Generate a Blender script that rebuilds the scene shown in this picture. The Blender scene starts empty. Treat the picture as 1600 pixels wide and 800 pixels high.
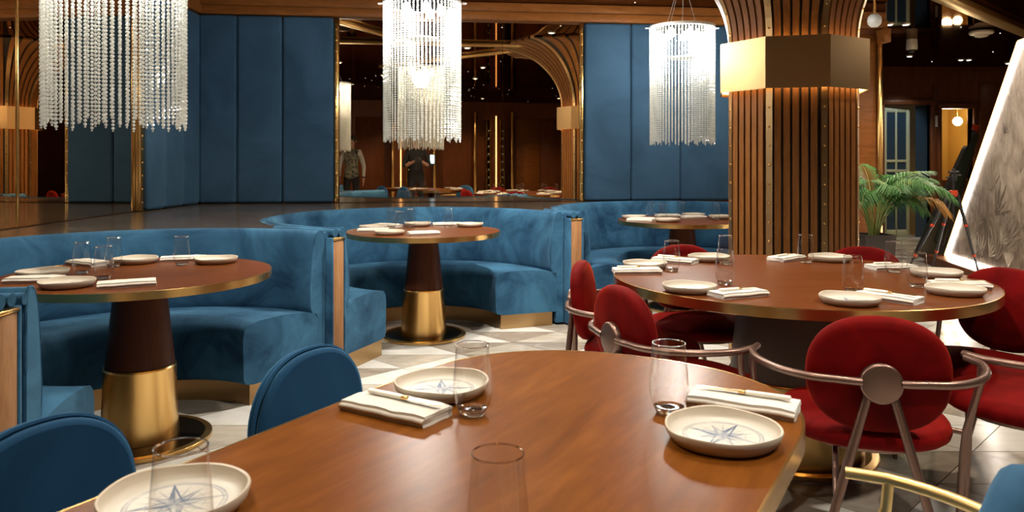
import bpy, bmesh, math, random
from mathutils import Vector, Matrix, noise as mnoise
C = bpy.context.scene.collection
PI = math.pi
random.seed(7)

# ------------------------------------------------------------------ camera, world, exposure
cam_d = bpy.data.cameras.new('camera'); cam = bpy.data.objects.new('camera', cam_d); C.objects.link(cam)
cam.location = (0, 0, 1.25); cam.rotation_euler = (PI/2, 0, 0)
cam_d.sensor_width = 36; cam_d.lens = 27.0; cam_d.shift_x = 0; cam_d.shift_y = -149/1600
cam_d.clip_start = 0.03; cam_d.clip_end = 60
cam_d.dof.use_dof = True; cam_d.dof.focus_distance = 3.0; cam_d.dof.aperture_fstop = 7.0
bpy.context.scene.camera = cam
W = bpy.data.worlds.new('world'); bpy.context.scene.world = W; W.use_nodes = True
W.node_tree.nodes['Background'].inputs[0].default_value = (1, .9, .8, 1)
W.node_tree.nodes['Background'].inputs[1].default_value = 0.05
vs = bpy.context.scene.view_settings
vs.view_transform = 'Standard'; vs.look = 'None'; vs.gamma = 1.0; vs.exposure = 1.0; vs.use_curve_mapping = False
cy = bpy.context.scene.cycles
cy.max_bounces = 14; cy.glossy_bounces = 6; cy.transparent_max_bounces = 24; cy.transmission_bounces = 8
cy.caustics_reflective = False; cy.caustics_refractive = False; cy.sample_clamp_indirect = 6
cy.use_denoising = True

H_CEIL = 2.78

def spot(x, y, z, power, col=(1, .86, .68), size=125, blend=.7, target=None, rad=.05):
    l = bpy.data.lights.new('spot_lamp', 'SPOT'); l.energy = power; l.color = col
    l.spot_size = math.radians(size); l.spot_blend = blend; l.shadow_soft_size = rad
    o = bpy.data.objects.new('spot_lamp', l); C.objects.link(o); o.location = (x, y, z)
    if target is not None:
        d = Vector(target) - Vector((x, y, z)); o.rotation_euler = d.to_track_quat('-Z', 'Y').to_euler()
    return o
def point(x, y, z, power, col, rad=.05):
    l = bpy.data.lights.new('lamp', 'POINT'); l.energy = power; l.color = col; l.shadow_soft_size = rad
    o = bpy.data.objects.new('lamp', l); C.objects.link(o); o.location = (x, y, z); return o

spot(.25, 4.3, 2.74, 130, (1, .90, .78), 62, .8, (.0, 6.35, .62))  # unseen spots without fixtures, added to brighten the booth backs
spot(-.9, 3.2, 2.74, 60, (1, .90, .78), 62, .8, (-1.5, 4.5, .65))
# recessed ceiling downlights, some added to brighten dark areas (fixtures built with the ceiling)
WARM = (1, .80, .57); NEUT = (1, .88, .74)
DOWN = [  # x, y, power, colour
    (-.30, 3.10, 90, NEUT), (.75, 2.45, 70, NEUT), (.10, 4.55, 170, NEUT), (-1.55, 2.55, 60, NEUT),
    (2.30, 2.0, 100, NEUT), (2.9, 4.2, 70, WARM), (.85, 6.0, 70, NEUT), (-.75, .9, 45, WARM),  # first one added to lift the dark floor at right
    (.95, .75, 65, NEUT), (3.6, 6.3, 60, WARM), (-2.2, 5.5, 55, WARM), (.3, -3.7, 60, WARM), (2.0, -3.7, 60, WARM), (3.8, -3.2, 60, WARM), (.6, -1.6, 50, WARM), (5.8, 11.2, 45, WARM), (7.4, 10.8, 45, WARM), (4.3, 6.9, 60, NEUT), (-2.45, 3.2, 30, WARM), (2.4, 7.0, 20, WARM),  # lamps by the front wall, mural and far end are added for brightness
    (-1.6, -3.5, 60, WARM), (4.22, 8.58, 30, NEUT), (4.40, 8.58, 30, NEUT)]  # first one added to light the front wall
for x, y, p, c in DOWN:
    spot(x, y, H_CEIL-.035, p, c)

# ------------------------------------------------------------------ materials
MATS = {}
def sock(n, *names):
    for k in names:
        if k in n.inputs: return n.inputs[k]
def mat(name, col=(.5, .5, .5), rough=.5, metal=0, **kw):
    m = bpy.data.materials.new(name); m.use_nodes = True
    b = m.node_tree.nodes['Principled BSDF']
    b.inputs['Base Color'].default_value = (*col, 1); b.inputs['Roughness'].default_value = rough
    b.inputs['Metallic'].default_value = metal
    for k, v in kw.items():
        i = sock(b, k.replace('_', ' '))
        if i is not None:
            try: i.default_value = v
            except Exception: i.default_value = (*v, 1)
    MATS[name] = m
    return m
def nt(m): return m.node_tree, m.node_tree.nodes, m.node_tree.links, m.node_tree.nodes['Principled BSDF']
def N(nodes, t, **kw):
    n = nodes.new(t)
    for k, v in kw.items(): setattr(n, k, v)
    return n
def coords(m, scale=(1, 1, 1), rnd=False, rot=(0, 0, 0)):
    t, ns, ls, b = nt(m)
    tc = N(ns, 'ShaderNodeTexCoord'); mp = N(ns, 'ShaderNodeMapping')
    mp.inputs['Scale'].default_value = scale; mp.inputs['Rotation'].default_value = rot
    src = tc.outputs['Object']
    if rnd:
        oi = N(ns, 'ShaderNodeObjectInfo'); mu = N(ns, 'ShaderNodeMath', operation='MULTIPLY'); mu.inputs[1].default_value = 37.0
        ls.new(oi.outputs['Random'], mu.inputs[0]); ad = N(ns, 'ShaderNodeVectorMath', operation='ADD')
        ls.new(src, ad.inputs[0]); ls.new(mu.outputs[0], ad.inputs[1]); src = ad.outputs[0]
    ls.new(src, mp.inputs['Vector'])
    return mp.outputs['Vector']
def ramp(m, fac, stops):
    t, ns, ls, b = nt(m)
    r = N(ns, 'ShaderNodeValToRGB'); e = r.color_ramp.elements
    while len(e) < len(stops): e.new(.5)
    for i, (p, c) in enumerate(stops): e[i].position = p; e[i].color = (*c, 1)
    ls.new(fac, r.inputs['Fac']); return r.outputs['Color']
def noise(m, vec, scale, detail=4, rough=.55, dist=0):
    t, ns, ls, b = nt(m)
    n = N(ns, 'ShaderNodeTexNoise'); n.inputs['Scale'].default_value = scale; n.inputs['Detail'].default_value = detail
    n.inputs['Roughness'].default_value = rough; n.inputs['Distortion'].default_value = dist
    ls.new(vec, n.inputs['Vector']); return n.outputs['Fac']
def bump(m, fac, strength=.2, dist=.002):
    t, ns, ls, b = nt(m)
    bp = N(ns, 'ShaderNodeBump'); bp.inputs['Strength'].default_value = strength; bp.inputs['Distance'].default_value = dist
    ls.new(fac, bp.inputs['Height']); ls.new(bp.outputs['Normal'], b.inputs['Normal'])
def velvet(name, c_dark, c_light, sheen_tint, scale=3.0, sheen=.6):
    m = mat(name, c_dark, .75); t, ns, ls, b = nt(m)
    v = coords(m, (1, 1, 1), True)
    f = noise(m, v, scale, 5, .6, 1.2)
    ls.new(ramp(m, f, [(.32, c_dark), (.66, c_light)]), b.inputs['Base Color'])
    b.inputs['Sheen Weight'].default_value = sheen; b.inputs['Sheen Roughness'].default_value = .35
    b.inputs['Sheen Tint'].default_value = (*sheen_tint, 1)
    b.inputs['Specular IOR Level'].default_value = .06
    bump(m, noise(m, v, 260, 2), .12, .001)
    return m
def wood(name, c1, c2, c3, scale=(12, 12, 1.2), rough=.42, coat=0, rnd=True, spec=.16):
    m = mat(name, c1, rough); t, ns, ls, b = nt(m)
    v = coords(m, scale, rnd)
    f = noise(m, v, 1.6, 6, .6, 1.6)
    f2 = noise(m, v, 9, 3, .6, .3)
    mx = N(ns, 'ShaderNodeMix'); mx.inputs[0].default_value = .35
    ls.new(f, mx.inputs[2]); ls.new(f2, mx.inputs[3])
    ls.new(ramp(m, mx.outputs[0], [(.30, c1), (.5, c2), (.70, c3)]), b.inputs['Base Color'])
    b.inputs['Specular IOR Level'].default_value = spec
    b.inputs['Coat Weight'].default_value = coat; b.inputs['Coat Roughness'].default_value = .12
    bump(m, f2, .08, .001)
    return m
def emis(name, col, s):
    m = mat(name, (0, 0, 0), .5); b = m.node_tree.nodes['Principled BSDF']
    b.inputs['Emission Color'].default_value = (*col, 1); b.inputs['Emission Strength'].default_value = s
    return m

M = {}
M['blue'] = velvet('blue_velvet', (.010, .036, .080), (.042, .132, .232), (.30, .58, .85), 2.6, .45)
M['blue_wall'] = velvet('blue_panel_fabric', (.024, .054, .094), (.036, .080, .136), (.25, .5, .7), 1.6, .30)
M['blue_chair'] = velvet('blue_chair_velvet', (.010, .044, .105), (.016, .066, .148), (.2, .55, .85), 2.2, .45)
M['red'] = velvet('red_velvet', (.065, .0006, .0009), (.160, .0026, .0024), (1, .10, .02), 3.0, .22)
M['table'] = wood('table_wood', (.092, .027, .0035), (.140, .044, .006), (.195, .067, .010), (1.0, 6, 6), .30, 0, False, .07)
M['table_red'] = wood('table_walnut', (.075, .019, .0045), (.105, .029, .007), (.140, .042, .010), (1.4, 9, 9), .30, 0, False, .10)
M['pedestal'] = wood('pedestal_wood', (.050, .014, .007), (.070, .021, .010), (.090, .028, .013), (9, 9, 1.2), .38)
M['drum'] = mat('dark_bronze_drum', (.075, .040, .030), .45, .3)
M['brass'] = mat('brushed_brass', (.72, .46, .17), .24, 1)
M['brass_band'] = mat('satin_brass', (.50, .33, .16), .34, 1)
M['brass_dull'] = mat('aged_brass', (.62, .42, .17), .36, 1)
M['brass_tube'] = mat('satin_brass_tube', (.66, .48, .20), .38, .9)
M['disc'] = mat('dark_brass_disc', (.22, .14, .06), .18, 1)
M['bronze'] = mat('bronze_tube', (.200, .125, .100), .36, .85)
M['oak'] = wood('oak_panel', (.190, .090, .036), (.260, .132, .058), (.330, .180, .085), (16, 16, 1.6), .5)
M['slat'] = wood('walnut_slat', (.095, .035, .008), (.150, .058, .014), (.215, .088, .022), (14, 14, 1.4), .45)
M['dark_wood'] = wood('mahogany_panel', (.085, .025, .008), (.120, .037, .012), (.155, .051, .017), (6, 6, .8), .42)
M['cornice'] = wood('cornice_wood', (.135, .042, .009), (.190, .064, .013), (.250, .092, .020), (1.2, 14, 14), .4)
M['black'] = mat('black_backing', (.012, .009, .008), .7)
M['slab'] = mat('dark_marble', (.030, .024, .019), .16)
t, ns, ls, b = nt(M['slab']); v = coords(M['slab'])
ls.new(ramp(M['slab'], noise(M['slab'], v, 2.2, 7, .65, 1.5), [(.35, (.040, .030, .022)), (.6, (.085, .064, .047)), (.72, (.17, .135, .10))]), b.inputs['Base Color'])
def mirror(name, tint, rough):
    m = bpy.data.materials.new(name); m.use_nodes = True; m.node_tree.nodes.clear()
    o = m.node_tree.nodes.new('ShaderNodeOutputMaterial'); g = m.node_tree.nodes.new('ShaderNodeBsdfGlossy')
    g.inputs['Color'].default_value = (*tint, 1); g.inputs['Roughness'].default_value = rough
    m.node_tree.links.new(g.outputs[0], o.inputs[0]); return m
M['mirror'] = mirror('bronze_mirror', (.74, .62, .47), .004)
M['ceil'] = mirror('dark_mirror_ceiling', (.26, .185, .135), .03)
M['white_paint'] = mat('white_plastic', (.75, .74, .70), .4)
M['ceramic'] = mat('cream_ceramic', (.74, .66, .54), .32)
M['cloth'] = mat('white_linen', (.62, .59, .53), .85)
v = coords(M['cloth']); bump(M['cloth'], noise(M['cloth'], v, 420, 2), .15, .0006)
M['ivory'] = mat('ivory_handle', (.80, .78, .70), .3)
M['steel'] = mat('gold_blade', (.80, .62, .36), .22, 1)
M['tripod'] = mat('black_carbon', (.012, .012, .013), .4)
M['orange'] = mat('orange_anodised', (.60, .06, .02), .35, .4)
M['pot'] = mat('dark_grey_planter', (.055, .043, .038), .6)
M['soil'] = mat('soil', (.02, .014, .01), .95)
M['leaf'] = mat('palm_leaf', (.045, .170, .035), .45)
v = coords(M['leaf'], rnd=True); t, ns, ls, b = nt(M['leaf'])
ls.new(ramp(M['leaf'], noise(M['leaf'], v, 3.5, 3), [(.30, (.02, .10, .028)), (.58, (.06, .22, .04)), (.75, (.24, .26, .04))]), b.inputs['Base Color'])
M['leaf_dry'] = mat('dry_palm_leaf', (.46, .22, .03), .5)
M['stem'] = mat('palm_stem', (.20, .24, .05), .5)
M['led'] = emis('led_white', (1, .95, .88), 13)
M['led_warm'] = emis('led_warm', (1, .62, .28), 14)
M['led_edge'] = emis('led_amber_edge', (1, .55, .20), 3)
M['bulb'] = emis('bulb', (1, .97, .90), 40)
M['star'] = emis('fibre_star', (1, .93, .82), 5)
M['down'] = emis('downlight_lens', (1, .92, .80), 14)
M['globe'] = emis('globe_lamp', (1, .85, .55), 12)
M['amber'] = mat('amber_wall', (.46, .29, .07), .5)
M['cream_frame'] = mat('cream_green_paint', (.36, .36, .22), .45)
M['skin'] = mat('skin', (.50, .28, .19), .55)
M['tshirt'] = mat('black_tshirt', (.010, .010, .011), .8)
M['trouser'] = mat('dark_trousers', (.014, .013, .016), .8)
M['shirt'] = mat('white_shirt', (.62, .60, .56), .8)
M['hair'] = mat('dark_hair', (.02, .013, .01), .6)
M['vest'] = mat('patterned_vest', (.2, .2, .17), .8)
v = coords(M['vest']); t, ns, ls, b = nt(M['vest'])
ls.new(ramp(M['vest'], noise(M['vest'], v, 22, 3, .6, 1.5), [(.42, (.025, .03, .025)), (.55, (.32, .30, .22))]), b.inputs['Base Color'])
M['camera_black'] = mat('camera_body', (.015, .015, .016), .45)
M['bottle'] = mat('dark_bottle_glass', (.01, .02, .01), .08)
M['label'] = mat('bottle_foil', (.55, .50, .40), .4)
M['screen'] = emis('tablet_screen', (.35, .60, .85), 2.2)

# frosted door glass: dark, rough, rippled
M['frost'] = mat('frosted_dark_glass', (.025, .045, .065), .22)
v = coords(M['frost']); bump(M['frost'], noise(M['frost'], v, 60, 3), .5, .004)

# drinking glass: a thin clear wall (see-through, mirror-like at grazing angles)
def thin_glass(name, tint, k=.85):
    m = bpy.data.materials.new(name); m.use_nodes = True; ns = m.node_tree.nodes; ls = m.node_tree.links; ns.clear()
    o = ns.new('ShaderNodeOutputMaterial'); mx = ns.new('ShaderNodeMixShader'); tr = ns.new('ShaderNodeBsdfTransparent')
    g = ns.new('ShaderNodeBsdfGlossy'); lw = ns.new('ShaderNodeLayerWeight'); pw = ns.new('ShaderNodeMath'); ma = ns.new('ShaderNodeMath')
    tr.inputs[0].default_value = (*tint, 1); g.inputs['Roughness'].default_value = .02; lw.inputs['Blend'].default_value = .5
    pw.operation = 'POWER'; pw.inputs[1].default_value = 2.7; ma.operation = 'MULTIPLY_ADD'; ma.inputs[1].default_value = k*.9; ma.inputs[2].default_value = .055
    ls.new(lw.outputs['Facing'], pw.inputs[0]); ls.new(pw.outputs[0], ma.inputs[0]); ls.new(ma.outputs[0], mx.inputs[0]); ls.new(tr.outputs[0], mx.inputs[1]); ls.new(g.outputs[0], mx.inputs[2]); ls.new(mx.outputs[0], o.inputs[0])
    return m
M['glass'] = thin_glass('clear_tumbler_glass', (.975, .98, .975), .85)
M['glass_base'] = mat('thick_glass_base', (1, 1, 1), .0, 0, Transmission_Weight=1.0, IOR=1.48)
# crystal: part clear, part bright facet
def crystal():
    m = bpy.data.materials.new('cut_crystal'); m.use_nodes = True; ns = m.node_tree.nodes; ls = m.node_tree.links; ns.clear()
    o = ns.new('ShaderNodeOutputMaterial'); a = ns.new('ShaderNodeMixShader'); c = ns.new('ShaderNodeMixShader'); d = ns.new('ShaderNodeMixShader')
    tr = ns.new('ShaderNodeBsdfTransparent'); g = ns.new('ShaderNodeBsdfGlossy'); tl = ns.new('ShaderNodeBsdfTranslucent'); df = ns.new('ShaderNodeBsdfDiffuse')
    g.inputs['Roughness'].default_value = .06; g.inputs['Color'].default_value = (1, 1, .97, 1)
    tl.inputs['Color'].default_value = (.94, .97, .92, 1); df.inputs['Color'].default_value = (.90, .93, .88, 1)
    a.inputs[0].default_value = .45; c.inputs[0].default_value = .45; d.inputs[0].default_value = .30
    ls.new(tl.outputs[0], a.inputs[1]); ls.new(df.outputs[0], a.inputs[2])
    ls.new(a.outputs[0], c.inputs[1]); ls.new(g.outputs[0], c.inputs[2])
    ls.new(c.outputs[0], d.inputs[1]); ls.new(tr.outputs[0], d.inputs[2]); ls.new(d.outputs[0], o.inputs[0]); return m
M['crystal'] = crystal()

# marble floor tiles
def marble(name, c1, c2, c3, rough):
    m = mat(name, c1, rough); t, ns, ls, b = nt(m)
    v = coords(m, (1, 2.2, 1), True)
    ls.new(ramp(m, noise(m, v, 2.4, 8, .62, 1.6), [(.32, c1), (.52, c2), (.70, c3)]), b.inputs['Base Color'])
    b.inputs['Specular IOR Level'].default_value = .5
    bump(m, noise(m, v, 30, 2), .015, .002)
    return m
M['tile_white'] = marble('white_marble', (.58, .57, .53), (.66, .66, .63), (.72, .72, .70), .16)
M['tile_beige'] = marble('beige_marble', (.36, .32, .26), (.46, .42, .355), (.56, .52, .46), .16)
M['tile_grey'] = marble('taupe_marble', (.24, .205, .165), (.32, .28, .235), (.44, .40, .345), .16)
M['grout'] = mat('grout', (.22, .20, .17), .7)

# plate with blue compass print (local xy around the plate centre)
def plate_mat():
    m = mat('compass_plate', (.76, .69, .58), .42, 0, Specular_IOR_Level=.2); t, ns, ls, b = nt(m)
    tc = N(ns, 'ShaderNodeTexCoord'); sp = N(ns, 'ShaderNodeSeparateXYZ'); ls.new(tc.outputs['Object'], sp.inputs[0])
    def mth(op, a, c=None, d=None):
        n = N(ns, 'ShaderNodeMath', operation=op)
        for i, q in enumerate((a, c, d)):
            if q is None: continue
            if isinstance(q, (int, float)): n.inputs[i].default_value = q
            else: ls.new(q, n.inputs[i])
        return n.outputs[0]
    x, y, z = sp.outputs
    nz = noise(m, tc.outputs['Object'], 60, 3)
    r0 = mth('SQRT', mth('ADD', mth('MULTIPLY', x, x), mth('MULTIPLY', y, y)))
    r = mth('ADD', r0, mth('MULTIPLY', mth('SUBTRACT', nz, .5), .004))
    th = mth('ARCTAN2', y, x)
    def star(n, L, k, off):
        st = 2*PI/n
        f = mth('MULTIPLY', mth('SUBTRACT', mth('FRACT', mth('ADD', mth('DIVIDE', mth('ADD', th, off), st), .5)), .5), st)
        a = mth('ABSOLUTE', f)
        e = mth('SUBTRACT', mth('MULTIPLY', mth('SUBTRACT', L, mth('MULTIPLY', r, mth('COSINE', a))), k), mth('MULTIPLY', r, mth('SINE', a)))
        line = mth('LESS_THAN', mth('ABSOLUTE', e), .0016)
        half = mth('MULTIPLY', mth('GREATER_THAN', e, 0), mth('GREATER_THAN', f, 0))
        return line, half
    l1, h1 = star(4, .062, .17, .3); l2, h2 = star(4, .046, .20, .3+PI/4); l3, h3 = star(16, .040, .07, .3)
    rings = None
    for R, w in ((.070, .0009), (.064, .0007), (.040, .0005)):
        g = mth('MULTIPLY', mth('LESS_THAN', mth('ABSOLUTE', mth('SUBTRACT', r, R)), w), 1.0)
        rings = g if rings is None else mth('MAXIMUM', rings, g)
    band = mth('MULTIPLY', mth('LESS_THAN', mth('ABSOLUTE', mth('SUBTRACT', r, .067)), .003), .25)
    ink = mth('MAXIMUM', mth('MAXIMUM', mth('MULTIPLY', l1, .9), mth('MULTIPLY', l2, .7)), mth('MAXIMUM', mth('MULTIPLY', h1, .9), mth('MULTIPLY', h2, .65)))
    ink = mth('MAXIMUM', ink, mth('MAXIMUM', mth('MULTIPLY', rings, .6), mth('MAXIMUM', band, mth('MULTIPLY', l3, .35))))
    nb = noise(m, tc.outputs['Object'], 45, 3, .6)
    fade = ramp(m, nb, [(.34, (.45,)*3), (.56, (1,)*3)])
    ink = mth('MULTIPLY', ink, fade); ink = mth('MULTIPLY', ink, mth('LESS_THAN', z, .016)); ink = mth('MULTIPLY', ink, mth('GREATER_THAN', z, .006))
    mx = N(ns, 'ShaderNodeMix', data_type='RGBA'); ls.new(ink, mx.inputs[0])
    base = ramp(m, r0, [(.0, (.52, .50, .45)), (.085, (.52, .50, .45)), (.098, (.50, .435, .345)), (1, (.50, .435, .345))])
    ls.new(base, mx.inputs[6]); mx.inputs[7].default_value = (.020, .065, .150, 1)
    ls.new(mx.outputs[2], b.inputs['Base Color'])
    return m
M['plate'] = plate_mat()

# painted jungle mural
def mural_mat():
    m = mat('painted_jungle_mural', (.4, .35, .3), .55); t, ns, ls, b = nt(m)
    tc = N(ns, 'ShaderNodeTexCoord'); src = tc.outputs['Object']
    big = noise(m, src, .55, 4, .55, .8)
    mp = N(ns, 'ShaderNodeMapping'); mp.inputs['Scale'].default_value = (3.6, 3.6, 1.3); mp.inputs['Rotation'].default_value = (.5, .0, .0); ls.new(src, mp.inputs[0])
    fol = noise(m, mp.outputs[0], 2.0, 6, .62, 2.4)
    mp2 = N(ns, 'ShaderNodeMapping'); mp2.inputs['Scale'].default_value = (1, 7, 1.6); mp2.inputs['Rotation'].default_value = (-.6, 0, 0); ls.new(src, mp2.inputs[0])
    leaf = noise(m, mp2.outputs[0], 2.0, 3, .5, 1.6)
    sp = N(ns, 'ShaderNodeSeparateXYZ'); ls.new(src, sp.inputs[0])
    def mth(op, a, c):
        n = N(ns, 'ShaderNodeMath', operation=op)
        for i, q in enumerate((a, c)):
            if isinstance(q, (int, float)): n.inputs[i].default_value = q
            else: ls.new(q, n.inputs[i])
        return n.outputs[0]
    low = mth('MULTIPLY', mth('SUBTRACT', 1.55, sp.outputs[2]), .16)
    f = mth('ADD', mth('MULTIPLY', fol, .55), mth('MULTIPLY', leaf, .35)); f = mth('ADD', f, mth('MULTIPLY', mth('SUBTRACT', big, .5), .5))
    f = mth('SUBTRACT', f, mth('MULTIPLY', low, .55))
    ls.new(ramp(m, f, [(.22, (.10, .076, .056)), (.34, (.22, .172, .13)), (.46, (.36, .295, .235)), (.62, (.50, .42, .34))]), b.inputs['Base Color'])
    return m
M['mural'] = mural_mat()
M['mural_mid'] = mat('mural_mid_leaf', (.27, .22, .175), .6); M['mural_pale'] = mat('mural_pale_leaf', (.52, .46, .38), .6)
M['mural_leaf'] = mat('mural_dark_leaf', (.15, .12, .095), .6)

# ------------------------------------------------------------------ mesh helpers
class MB:
    def __init__(s): s.v = []; s.f = []; s.sm = []
    def add(s, vs, fs, smooth=False, T=None):
        k = len(s.v)
        s.v += [tuple(T @ Vector(p)) if T else tuple(p) for p in vs]
        s.f += [tuple(i+k for i in f) for f in fs]; s.sm += [smooth]*len(fs); return s
    def box(s, x0, x1, y0, y1, z0, z1, T=None):
        return s.add([(x, y, z) for z in (z0, z1) for y in (y0, y1) for x in (x0, x1)],
                     [(0, 2, 3, 1), (4, 5, 7, 6), (0, 1, 5, 4), (2, 6, 7, 3), (0, 4, 6, 2), (1, 3, 7, 5)], False, T)
    def bm(s, bm, smooth=True, T=None):
        bm.verts.index_update()
        s.add([v.co[:] for v in bm.verts], [[v.index for v in f.verts] for f in bm.faces], smooth, T); bm.free(); return s
    def rbox(s, x0, x1, y0, y1, z0, z1, r=.01, seg=3, T=None):
        b_ = bmesh.new(); bmesh.ops.create_cube(b_, size=1)
        for v in b_.verts:
            v.co = ((x0+x1)/2+v.co.x*(x1-x0), (y0+y1)/2+v.co.y*(y1-y0), (z0+z1)/2+v.co.z*(z1-z0))
        bmesh.ops.bevel(b_, geom=b_.edges[:]+b_.verts[:], offset=r, segments=seg, profile=.5, affect='EDGES')
        return s.bm(b_, True, T)
    def lathe(s, prof, n=32, T=None, smooth=True, wob=None):
        k = len(prof); vs = []
        for i in range(n):
            a = 2*PI*i/n
            for r, z in prof:
                q = wob(a, r, z) if wob else (r, z)
                vs.append((q[0]*math.cos(a), q[0]*math.sin(a), q[1]))
        fs = [(i*k+j, ((i+1) % n)*k+j, ((i+1) % n)*k+j+1, i*k+j+1) for i in range(n) for j in range(k-1)]
        if prof[0][0] > 1e-6: fs.append(tuple(i*k for i in reversed(range(n))))
        if prof[-1][0] > 1e-6: fs.append(tuple(i*k+k-1 for i in range(n)))
        return s.add(vs, fs, smooth, T)
    def tube(s, pts, r, n=8, T=None, flat=1.0):
        pts = [Vector(p) for p in pts]; rs = r if isinstance(r, (list, tuple)) else [r]*len(pts)
        vs = []; up = None
        for i, p in enumerate(pts):
            d = (pts[min(i+1, len(pts)-1)]-pts[max(i-1, 0)]).normalized()
            if up is None:
                up = Vector((0, 0, 1)) if abs(d.z) < .9 else Vector((1, 0, 0))
            a = d.cross(up).normalized(); b_ = a.cross(d).normalized(); up = b_
            for j in range(n):
                t_ = 2*PI*j/n; vs.append(p + (a*math.cos(t_) + b_*math.sin(t_)*flat)*rs[i])
        k = len(pts)
        fs = [(i*n+j, i*n+(j+1) % n, (i+1)*n+(j+1) % n, (i+1)*n+j) for i in range(k-1) for j in range(n)]
        fs += [tuple(reversed(range(n))), tuple((k-1)*n+j for j in range(n))]
        return s.add(vs, fs, True, T)
    def prism(s, poly, z0, z1, T=None, smooth=False):
        n = len(poly)
        return s.add([(x, y, z0) for x, y in poly]+[(x, y, z1) for x, y in poly],
                     [tuple(reversed(range(n))), tuple(range(n, 2*n))]+[(i, (i+1) % n, n+(i+1) % n, n+i) for i in range(n)], smooth, T)
    def sweep(s, prof, a0, a1, n=48, smooth=True):       # closed profile [(R,z)] swept about z from a0 to a1, with flat ends
        k = len(prof); vs = []
        for i in range(n+1):
            a = a0+(a1-a0)*i/n
            vs += [(r*math.cos(a), r*math.sin(a), z) for r, z in prof]
        fs = [(i*k+j, i*k+(j+1) % k, (i+1)*k+(j+1) % k, (i+1)*k+j) for i in range(n) for j in range(k)]
        s.add(vs, fs, smooth)
        return s.add(vs[:k], [tuple(range(k))]).add(vs[-k:], [tuple(reversed(range(k)))])
    def mesh(s, name, m):
        me = bpy.data.meshes.new(name); me.from_pydata(s.v, [], s.f); me.update()
        for p, q in zip(me.polygons, s.sm): p.use_smooth = q
        me.materials.append(m if not isinstance(m, str) else M[m])
        if any(s.sm) :
            try: me.set_sharp_from_angle(angle=math.radians(50))
            except Exception: pass
        return me
    def build(s, name, m, parent=None):
        return link(name, s.mesh(name, m), parent)
def link(name, me, parent=None, loc=None, rz=None):
    o = bpy.data.objects.new(name, me); C.objects.link(o)
    if parent: o.parent = parent
    if loc: o.location = loc
    if rz: o.rotation_euler = (0, 0, rz)
    return o
def fixn(o):
    b_ = bmesh.new(); b_.from_mesh(o.data); bmesh.ops.recalc_face_normals(b_, faces=b_.faces); b_.to_mesh(o.data); b_.free(); return o
def tag(o, label, cat, group=None):
    o['label'] = label; o['category'] = cat
    if group: o['group'] = group
    return o
def thing(name, label, cat, loc=(0, 0, 0), rz=0, group=None):
    o = bpy.data.objects.new(name, None); C.objects.link(o); o.empty_display_size = .1
    o.location = loc; o.rotation_euler = (0, 0, rz); return tag(o, label, cat, group)
def struct(o): o['kind'] = 'structure'; return o
def copy_tree(o, loc, rz, label=None):
    c = o.copy(); C.objects.link(c); c.location = loc; c.rotation_euler = (0, 0, rz)
    if label: c['label'] = label
    for ch in list(o.children):
        d = ch.copy(); C.objects.link(d); d.parent = c
        for g in list(ch.children):
            e = g.copy(); C.objects.link(e); e.parent = d
    return c
def Tm(x, y, z, rz=0): return Matrix.Translation((x, y, z)) @ Matrix.Rotation(rz, 4, 'Z')

# ------------------------------------------------------------------ floor with marble tiles
fl = struct(MB().box(-3.2, 9.2, -5.2, 14.2, -.10, -.006).build('floor', 'grout'))
ROW = .33; HB = .33        # row height; half base of each triangular tile
up_me = {}; G = .0022
def tri_mesh(key, up, m):
    if up: P = [(-HB+2.4*G, G), (HB-2.4*G, G), (0, ROW-1.2*G)]
    else: P = [(-HB+2.4*G, ROW-G), (0, 1.2*G), (HB-2.4*G, ROW-G)]
    return MB().prism(P, -.006, 0).mesh('tile', m)
tiles = {}
for u in (0, 1):
    for k in ('tile_white', 'tile_beige', 'tile_grey'): tiles[(u, k)] = tri_mesh(k, u, k)
cells = []
for j in range(-15, 43):
    y = j*ROW
    for i in range(-10, 28):
        for u in (0, 1):
            x = i*2*HB + (HB if (j+u) % 2 else 0)
            if not (-3.1 < x < 9.1): continue
            h = random.random()
            if u: k = 'tile_white' if h < .72 else 'tile_beige'
            else: k = 'tile_beige' if h < .55 else ('tile_grey' if h < .88 else 'tile_white')
            px = 800+1200*x/max(y+.16, .1); vis = y > .9 and -60 < px < 1660 and 251+1500/(y+.16) < 1500
            booth = any(math.hypot(x-cx, y+.16-cy_) < 1.05 and not math.hypot(x-cx, y+.16-cy_) < .55 for cx, cy_ in ((-1.66, 3.43), (-.63, 5.48), (1.44, 6.5)))
            wall = y > 7.5+.121*x and x < 3.8 or x < -2.95
            cells.append((0 if vis and not booth and not wall else 1, y, x, u, k))
cells.sort(key=lambda c: (c[0], c[1]))
rest = {}
for n, (_, y, x, u, k) in enumerate(cells):
    if n < 300: link('tile', tiles[(u, k)], fl, (x, y, 0))
    else: rest.setdefault(k, []).append((x, y, u))
for k, L in rest.items():
    mb = MB()
    for x, y, u in L:
        P = [(-HB+2.4*G, G), (HB-2.4*G, G), (0, ROW-1.2*G)] if u else [(-HB+2.4*G, ROW-G), (0, 1.2*G), (HB-2.4*G, ROW-G)]
        mb.add([(x+a, y+c, 0) for a, c in P], [(0, 1, 2)] if u else [(0, 1, 2)])
    o = fixn(mb.build('far_tiles', k, fl)); o['kind'] = 'stuff'

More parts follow.
